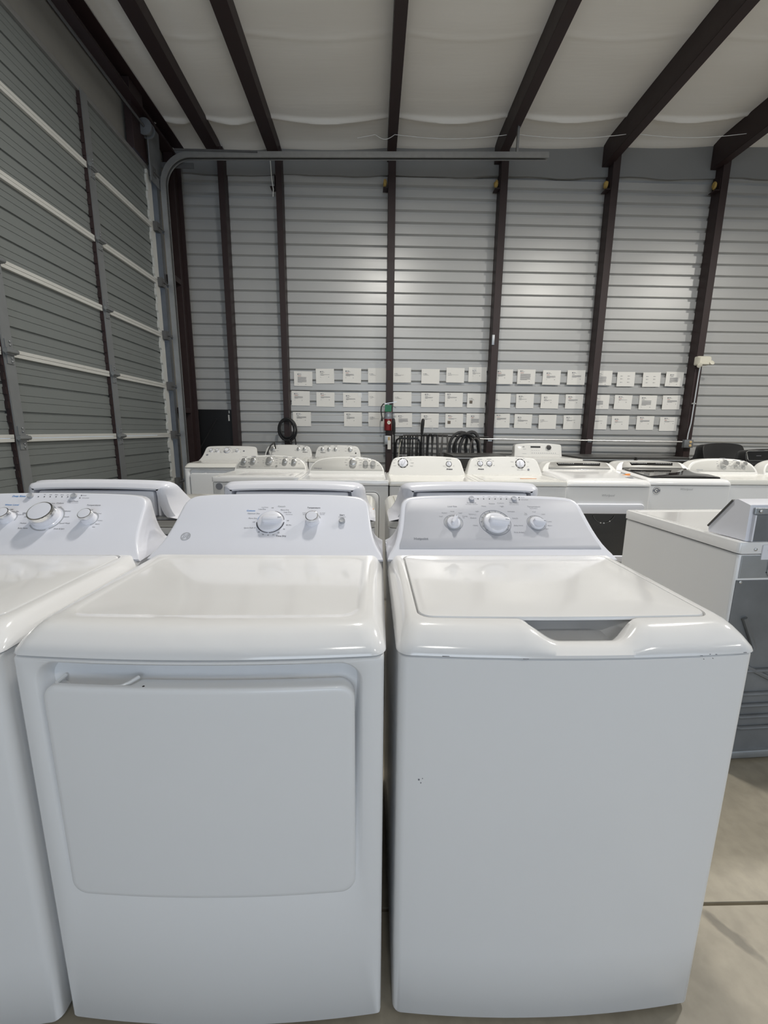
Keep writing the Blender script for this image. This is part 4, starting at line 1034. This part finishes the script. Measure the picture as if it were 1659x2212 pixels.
ROWS = [   # centre of each sheet: metres along the wall, metres above the floor
 ('top', [(-1.059, 2.048), (-0.734, 2.089), (-0.331, 2.104), (0.043, 2.108), (0.417, 2.116), (0.845, 2.105), (1.218, 2.126), (1.553, 2.140), (1.954, 2.112), (2.295, 2.116), (2.680, 2.110), (3.055, 2.115), (3.470, 2.113), (3.821, 2.100), (4.218, 2.098), (4.571, 2.109)]),
 ('middle', [(-1.104, 1.764), (-0.733, 1.751), (-0.332, 1.749), (0.048, 1.766), (0.430, 1.767), (0.849, 1.761), (1.211, 1.765), (1.551, 1.759), (1.941, 1.760), (2.300, 1.760), (2.681, 1.761), (3.060, 1.762), (3.466, 1.759), (3.818, 1.760), (4.204, 1.760), (4.569, 1.764)]),
 ('bottom', [(-1.092, 1.458), (-0.320, 1.462), (0.050, 1.462), (0.446, 1.456), (0.854, 1.456), (1.228, 1.456), (1.552, 1.463), (1.949, 1.463), (2.293, 1.460), (2.671, 1.453), (3.057, 1.453), (3.463, 1.454), (3.808, 1.450), (4.201, 1.451), (4.567, 1.440)]),
]
ORD = ['first', 'second', 'third', 'fourth', 'fifth', 'sixth', 'seventh', 'eighth', 'ninth', 'tenth', 'eleventh', 'twelfth', 'thirteenth', 'fourteenth', 'fifteenth', 'sixteenth']
KIND = {('top', 3): 'small', ('top', 4): 'small', ('top', 5): 'small', ('top', 6): 'small', ('middle', 3): 'small', ('middle', 4): 'small', ('middle', 8): 'small', ('bottom', 2): 'small', ('bottom', 9): 'small', ('middle', 7): 'small',
        ('top', 13): 'grid', ('top', 14): 'grid', ('top', 0): 'long', ('top', 9): 'long', ('top', 12): 'long', ('top', 15): 'long', ('bottom', 3): 'long', ('bottom', 6): 'long', ('bottom', 11): 'short', ('middle', 14): 'long', ('middle', 12): 'long'}
for rn, row in ROWS:
    for i, (x, z) in enumerate(row):
        q = random.Random(1000*('top', 'middle', 'bottom').index(rn)+i)
        kd = KIND.get((rn, i), 'short')
        extra = {'grid': ' with six small entries', 'small': ' with one text line', 'long': ' with a long paragraph'}.get(kd, '')
        g = empty('taped_printout', (x, YB-.008, z)); g.rotation_euler = (0, R(q.uniform(-1.2, 1.2)), 0)
        tag(g, 'white printout%s, %s from left in the %s row on the wall' % (extra, ORD[i], rn), 'printout', 'printouts taped to the ribbed wall')
        # a sheet that curls a little away from the wall
        n_ = 8; cur = q.uniform(.001, .006); V = []
        for k in range(n_+1):
            t = k/n_; xx = -PW/2+PW*t; yy = -cur*(math.sin(math.pi*t)*.2+abs(2*t-1)**3)
            V += [(xx, yy*.5, PH/2), (xx, yy, -PH/2), (xx, yy*.5+.0005, PH/2), (xx, yy+.0005, -PH/2)]
        mb = MB(); mb.add(V, [f for k in range(n_) for f in ((4*k, 4*k+1, 4*k+5, 4*k+4), (4*k+2, 4*k+6, 4*k+7, 4*k+3))])
        mb.build('sheet', M['paper'], g, smooth=60)
        mb = MB(); mr = MB(); sheet_print(mb, mr, kd, q)
        for m_ in (mb, mr):
            m_.v = [(p[0]*.92, p[1]-cur*(abs(2*(p[0]/PW))**3)*1.05-.001, p[2]) for p in m_.v]
        o = mb.build('print', M['inkgrey'], g, smooth=0); o['kind'] = 'stuff'
        if mr.v: mr.build('red_line', M['inkred'], g, smooth=0)
        if (rn, i) in (('middle', 7), ('bottom', 5)):
            MB().box(-.10, -.055, -.003-cur*.3, -.002-cur*.3, -.045, .0).build('small_photo', M['photo'], g, smooth=0)
        if (rn, i) in (('top', 0), ('middle', 0), ('bottom', 0), ('middle', 2), ('bottom', 4), ('top', 7)):
            mb = MB(); k0 = -.07 if rn != 'bottom' or i == 0 else .0; zz = .09 if i < 4 or rn == 'top' else -.08
            if (rn, i) == ('middle', 2): k0 = .095
            for k in range(3): mb.box(k0+.022*k, k0+.022*k+.007, -.008, -.007, zz-.035-.01*k, zz+.012)
            mb.build('tape_strip', M['tape'], g, smooth=0)['kind'] = 'stuff'

# fire extinguisher on its post
PF = YB-.1715                                # front of the posts
fe = empty('fire_extinguisher', (.207, PF-.075, 1.30)); tag(fe, 'red fire extinguisher with a green tag on the wall post', 'fire extinguisher')
MB().lathe([(.030, 0), (.055, .002), (.058, .012), (.058, .27), (.052, .30), (.035, .325), (.024, .335), (.024, .35)], 24).build('cylinder', M['red'], fe)
MB().lathe([(.0592, .20), (.0592, .235)], 24).build('strap', M['galv'], fe)
MB().lathe([(.0586, .168), (.0586, .262)], 24).build('instruction_label', M['dialgrey'], fe)
MB().lathe([(.022, .35), (.022, .375), (.014, .38), (.014, .392)], 16).build('valve', M['galv'], fe)
MB().box(-.055, .005, -.008, .008, .378, .392).build('outlet', M['steel'], fe, smooth=0)
MB().rings([[Vector((x, y, z)) for y, z in ((-.009, 0+zz), (.009, 0+zz), (.009, .010+zz), (-.009, .010+zz))] for x, zz in ((-.02, .386), (.05, .396), (.125, .408))]).build('lever', M['steel'], fe, smooth=0)
MB().rings([[Vector((x, y, z)) for y, z in ((-.006, 0+zz), (.006, 0+zz), (.006, .006+zz), (-.006, .006+zz))] for x, zz in ((.015, .372), (.07, .350), (.115, .322))]).build('carry_handle', M['trackdark'], fe, smooth=0)
MB().tube([(-.05, 0, .385), (-.075, 0, .378), (-.10, 0, .34), (-.104, 0, .28), (-.095, 0, .21), (-.09, 0, .19)], .0085, 10).build('hose', M['rubber'], fe)
MB().lathe([(.014, .135), (.012, .19), (.008, .195)], 12, Matrix.Translation((-.09, 0, 0))).build('nozzle', M['black'], fe)
MB().box(-.050, .048, -.064, -.060, .268, .365).build('inspection_tag', M['green'], fe, smooth=0)
mb = MB(); K = Matrix.Translation((.012, -.0595, .115)) @ Matrix.Rotation(R(90), 4, 'X'); mb.lathe([(.026, 0), (.026, .0015)], 20, K)
st = mb.build('round_sticker', M['almond'], fe, smooth=30)
lettering('sticker_mark', [('1', .0, .0, .03, {'bold': .001})], at(K, 0, 0, .0016), M['ink'], st)
MB().box(-.02, .02, .05, .0765, .24, .33).build('wall_hook', M['galv'], fe, smooth=0)

# box with a paper tag below it
sb = empty('disconnect_box', (.200, PF-.002, 1.16)); tag(sb, 'small grey electrical box with a tag below the fire extinguisher', 'electrical box')
MB().cbox(-.045, .045, -.05, 0, -.065, .065, .006).build('box', M['galv'], sb)
MB().box(.005, .052, -.0535, -.0505, -.135, .062).build('tag', M['paper'], sb, smooth=0)
MB().box(.008, .040, -.055, -.0535, .0, .045).build('tag_print', M['tan'], sb, smooth=0)

# conduit, outlet and emergency light at the right
cu = empty('conduit_run', (0, 0, 0)); tag(cu, 'thin silver conduit running along the wall to the outlet', 'conduit')
ZC = 1.185
MB().tube([(1.50, PF-.015, ZC+.005), (4.70, PF-.015, ZC-.012)], .011, 8).build('pipe', M['steel'], cu)
MB().tube([(4.87, YB-.015, ZC-.005), (6.4, YB-.015, ZC-.02), (8.2, YB-.015, ZC-.03)], .011, 8).build('pipe', M['steel'], cu)
for x in (1.7526, 3.2766):
    MB().box(x-.03, x+.03, PF-.006, PF+.0, ZC-.03, ZC+.015).build('strap', M['steel'], cu, smooth=0)
ob = empty('outlet_box', (4.76, PF-.004, 1.145)); tag(ob, 'grey outlet box with two tan receptacles on the rightmost post', 'outlet')
MB().cbox(-.055, .085, -.055, 0, -.06, .06, .006).build('box', M['galvdirty'], ob)
for z in (-.026, .026): MB().lathe([(.020, 0), (.020, .006), (.017, .008)], 18, Matrix.Translation((.035, -.055, z)) @ Matrix.Rotation(R(90), 4, 'X')).build('receptacle', M['tan'], ob)
el = empty('emergency_light', (4.80, PF, 2.35)); tag(el, 'ivory emergency light fixture fixed to the rightmost post', 'light fixture')
mb = MB(); mb.rings([[Vector((x, 0, z)) for x, z in rr(-.08, .11, -.065, .06, .02)], [Vector((x, -.06, z)) for x, z in rr(-.08, .11, -.065, .06, .02)], [Vector((x*.85+.01, -.09, z*.85)) for x, z in rr(-.08, .11, -.065, .06, .03)]])
mb.build('housing', M['almond'], el)
for x in (-.06, .115): MB().lathe([(.012, 0), (.035, .03), (.035, .045), (.02, .05)], 20, Matrix.Translation((x, -.06, -.055)) @ Matrix.Rotation(R(60 if x > 0 else 120), 4, 'X')).build('lamp_head', M['almond'], el)
MB().tube([(4.80-4.80+.0, -.03, -.06), (.0, -.02, -.2), (-.01, -.018, -.9), (-.03, -.018, -1.06), (-.035, -.025, -1.14)], .010, 8).build('conduit_drop', M['steel'], el)
MB().box(-.035, .02, -.03, 0, -.62, -.60).build('conduit_strap', M['steel'], el, smooth=0)

# small white switch high on the post
o = MB().cbox(1.70, 1.735, PF-.012, PF, 2.53, 2.67, .003).build('sensor_plate', M['galv']); tag(o, 'narrow grey plate stuck on the post above the hoses', 'plate')

# coiled black cable on the second post, with its plug hanging over the dryer
cc = empty('coiled_cable', (-1.283, PF-.03, 1.30)); tag(cc, 'thick black cable coiled in rings on the wall post', 'cable coil')
for k, (rx, rz_, ox, oz) in enumerate(((.135, .165, 0, .0), (.125, .150, .012, .012), (.115, .145, -.012, -.006), (.13, .155, .012, -.012), (.105, .135, .004, .02))):
    mb = MB(); mb.tube([(ox+rx*math.cos(2*math.pi*i/36), -.006*k-.016*math.cos(2*math.pi*i/36), oz+rz_*math.sin(2*math.pi*i/36)) for i in range(36)], .012, 8, closed=True)
    mb.build('cable_loop', M['rubber'], cc)
MB().tube([(.11, -.02, -.09), (.125, -.02, -.2), (.12, -.02, -.32)], .010, 8).build('cable_tail', M['rubber'], cc)
MB().tube([(.02, -.02, -.14), (.06, -.02, -.22), (.10, -.02, -.33)], .010, 8).build('cable_tail', M['rubber'], cc)
pc = empty('plug_cord', (-1.31, 5.52, 1.1)); tag(pc, 'black plug cord hanging over the front of the wall dryer console', 'cord')
MB().tube([(-.0, .20, -.05), (.0, .14, .03), (0, .075, .024), (-.03, .045, -.01), (-.05, .026, -.06), (-.055, .012, -.085)], .009, 8).build('cord', M['rubber'], pc)
MB().lathe([(.011, 0), (.017, .015), (.02, .04), (.019, .055)], 14, Matrix.Translation((-.055, .010, -.08)) @ Matrix.Rotation(R(168), 4, 'X')).build('plug', M['black'], pc)

# hand truck leaning on the wall
ht = empty('hand_truck', (.500, 6.30, 0)); tag(ht, 'black hand truck with two looped grips below the extinguisher', 'hand truck')
HY = lambda z: .0
for s_ in (-1, 1):
    MB().tube([(s_*.20, 0, .15), (s_*.20, 0, 1.17), (s_*.205, 0, 1.26), (s_*.212, -.01, 1.36)], .013, 8).build('rail', M['blackpaint'], ht)
    MB().tube([(s_*.205, -.0, 1.24), (s_*.206, -.005, 1.30), (s_*.212, -.012, 1.40), (s_*.216, -.016, 1.455), (s_*.212, -.016, 1.475)], [.016, .022, .026, .024, .012], 12).build('hand_grip', M['rubber'], ht)
    MB().lathe([(.09, -.03), (.11, -.025), (.11, .025), (.09, .03), (.04, .02)], 24, Matrix.Translation((s_*.26, .0, .11)) @ Matrix.Rotation(R(90), 4, 'Y')).build('wheel', M['rubber'], ht)
MB().tube([(-.20, 0, 1.235), (.20, 0, 1.235)], .013, 8).build('cross_bar', M['blackpaint'], ht)
MB().tube([(-.175, -.02, .3), (-.175, -.02, 1.12), (-.165, -.02, 1.165), (-.13, -.02, 1.19), (.13, -.02, 1.19), (.165, -.02, 1.165), (.175, -.02, 1.12), (.175, -.02, .3)], .014, 8).build('inner_loop', M['blackpaint'], ht)
MB().box(-.20, .20, -.19, .0, 0, .012).build('toe_plate', M['blackpaint'], ht, smooth=0)
MB().tube([(-.26, 0, .11), (.26, 0, .11)], .010, 8).build('axle', M['steel'], ht)
for s_ in (-1, 1): MB().tube([(s_*.20, 0, .17), (s_*.20, 0, .11)], .010, 8).build('axle_arm', M['blackpaint'], ht)
MB().tube([(-.20, 0, .15), (.20, 0, .15)], .013, 8).build('cross_bar', M['blackpaint'], ht)
bars(at(Matrix(((1, 0, 0, 0), (0, 0, -1, 0), (0, 1, 0, 0), (0, 0, 0, 1))), -.09, 1.232, .0135), [(-.1, .02, 0, .012)], 'ringgrey', 'bar_lettering', ht)

# rail with hanging cords and hoses
rail = MB().tube([(.33, 6.40, 1.235), (1.72, 6.40, 1.215)], .010, 8).build('hanging_rail', M['blackpaint']); tag(rail, 'thin black rail between two posts holding cords and hoses', 'rail')
def cord(x, w, drop, r, m, label, name, cat, grp=None, lean=0, y=6.375, q=rnd):
    pts = []
    for i in range(15):
        t = i/14*math.pi; pts.append((x-w*math.cos(t)*(1), y-.02-.02*math.sin(t), 1.232+r+.002-.012*(1-math.sin(t))))
    L_ = [(x-w*1.1-lean*.4, y-.02, 1.2-drop*.4), (x-w*1.0-lean, y-.022, 1.2-drop)]; Rr = [(x+w*1.15+lean*.3, y-.02, 1.2-drop*.4), (x+w*.9+lean*.8, y-.022, 1.2-drop*.95)]
    o = MB().tube(list(reversed(L_))+pts+Rr, r, 7).build(name, M[m]); tag(o, label, cat, grp); return o
CG = 'cords looped over the black wall rail'
for k, x in enumerate((.40, .44, .48, .52, .56, .60, .64)):
    cord(x, .012+.004*(k % 3), .33-.03*(k % 2), .0095, 'hose' if k % 3 else 'rubber', 'dark power cord looped over the wall rail behind the hand truck', 'power_cord', 'cord', CG, lean=.01*(k % 3), y=6.39-.022*(k % 2))
for k, (x, m, lb) in enumerate(((.765, 'hose', 'dark power cord on the rail just right of the hand truck grip'), (.835, 'rubber', 'black power cord on the rail, second right of the hand truck'), (.90, 'hose', 'splayed dark cord on the rail left of the grey cords'))):
    cord(x, .024, .30, .013, m, lb, 'power_cord', 'cord', CG, lean=.012*k, y=6.38-.03*k)
for k, (x, lb) in enumerate(((.985, 'grey cord hanging on the rail, left of the grey pair'), (1.05, 'grey cord hanging on the rail beside the big black hoses'))):
    cord(x, .035, .34, .013, 'hosegrey', lb, 'power_cord', 'cord', CG, lean=-.03+.05*k, y=6.38-.035*k)
for k, (x, m, lb) in enumerate(((.365, 'almond', 'thin pale wire drooping inside the hand truck frame'),)):
    o = MB().tube([(.43, 6.325, 1.215), (.40, 6.325, 1.15), (.375, 6.325, 1.05), (.37, 6.325, .9)], .006, 6).build('pale_wire', M['almond']); tag(o, lb, 'wire')
# big drain hoses: open arches over the rail
def arch(x, hw_, top, r, m, label, y, sk=0, ridge=False, drop=.5):
    pts = [(x-hw_+sk*.2, y, .85), (x-hw_-sk*.02, y, 1.02)]
    for i in range(13):
        t = math.pi*(1-i/12); pts.append((x+sk*math.sin(t)*.3+hw_*math.cos(t), y-.01*math.sin(t), 1.08+(top-1.08)*math.sin(t)))
    pts += [(x+hw_+.015, y, 1.0), (x+hw_-.01, y, .85)]
    rad = r
    if ridge:
        P_ = [Vector(p) for p in pts]; fine = []; 
        for i in range(len(P_)-1):
            for k in range(10): fine.append(P_[i].lerp(P_[i+1], k/10))
        pts = fine; rad = [r*(1.0 if k % 2 else .84) for k in range(len(pts))]
    o = MB().tube(pts, rad, 9).build('drain_hose', M[m]); tag(o, label, 'hose', 'drain hoses draped over the wall rail'); return o
arch(1.30, .17, 1.285, .022, 'hose', 'dark drain hose arching widest on the wall rail', 6.355, sk=.0)
arch(1.27, .085, 1.275, .022, 'rubber', 'black drain hose forming the inner narrow arch', 6.305, sk=.2)
arch(1.40, .135, 1.290, .026, 'hose', 'thick dark drain hose arching beside the post', 6.25, sk=.1)
arch(1.36, .17, 1.262, .020, 'rubber', 'black drain hose behind the grey ribbed hose', 6.20, sk=-.1)
arch(1.47, .07, 1.20, .016, 'hosegrey', 'short grey ribbed hose hanging by the brown post', 6.155, ridge=True)
# ---- high-bay lamps (out of the picture above)
for i, (x, y, lb, lw) in enumerate(LAMPS):
    g = empty('high_bay_lamp', (x, y, 0)); tag(g, 'round black high-bay lamp, '+lb, 'lamp', 'high-bay lamps out of the picture')
    zt = 4.62
    MB().lathe([(.17, zt+.012), (.19, zt+.02), (.19, zt+.09), (.10, zt+.12), (.05, zt+.2), (.03, zt+.22)], 28, Matrix.Translation((0, 0, 0))).build('housing', M['black'], g)
    MB().tube([(0, 0, zt+.2), (0, 0, roofz(x)+.02)], .008, 8).build('suspension_rod', M['steel'], g)
    l = area('lamp_light', (0, 0, zt), (0, 0, 0),   .34, LAMP_W*lw, LAMP, 'DISK'); l.parent = g
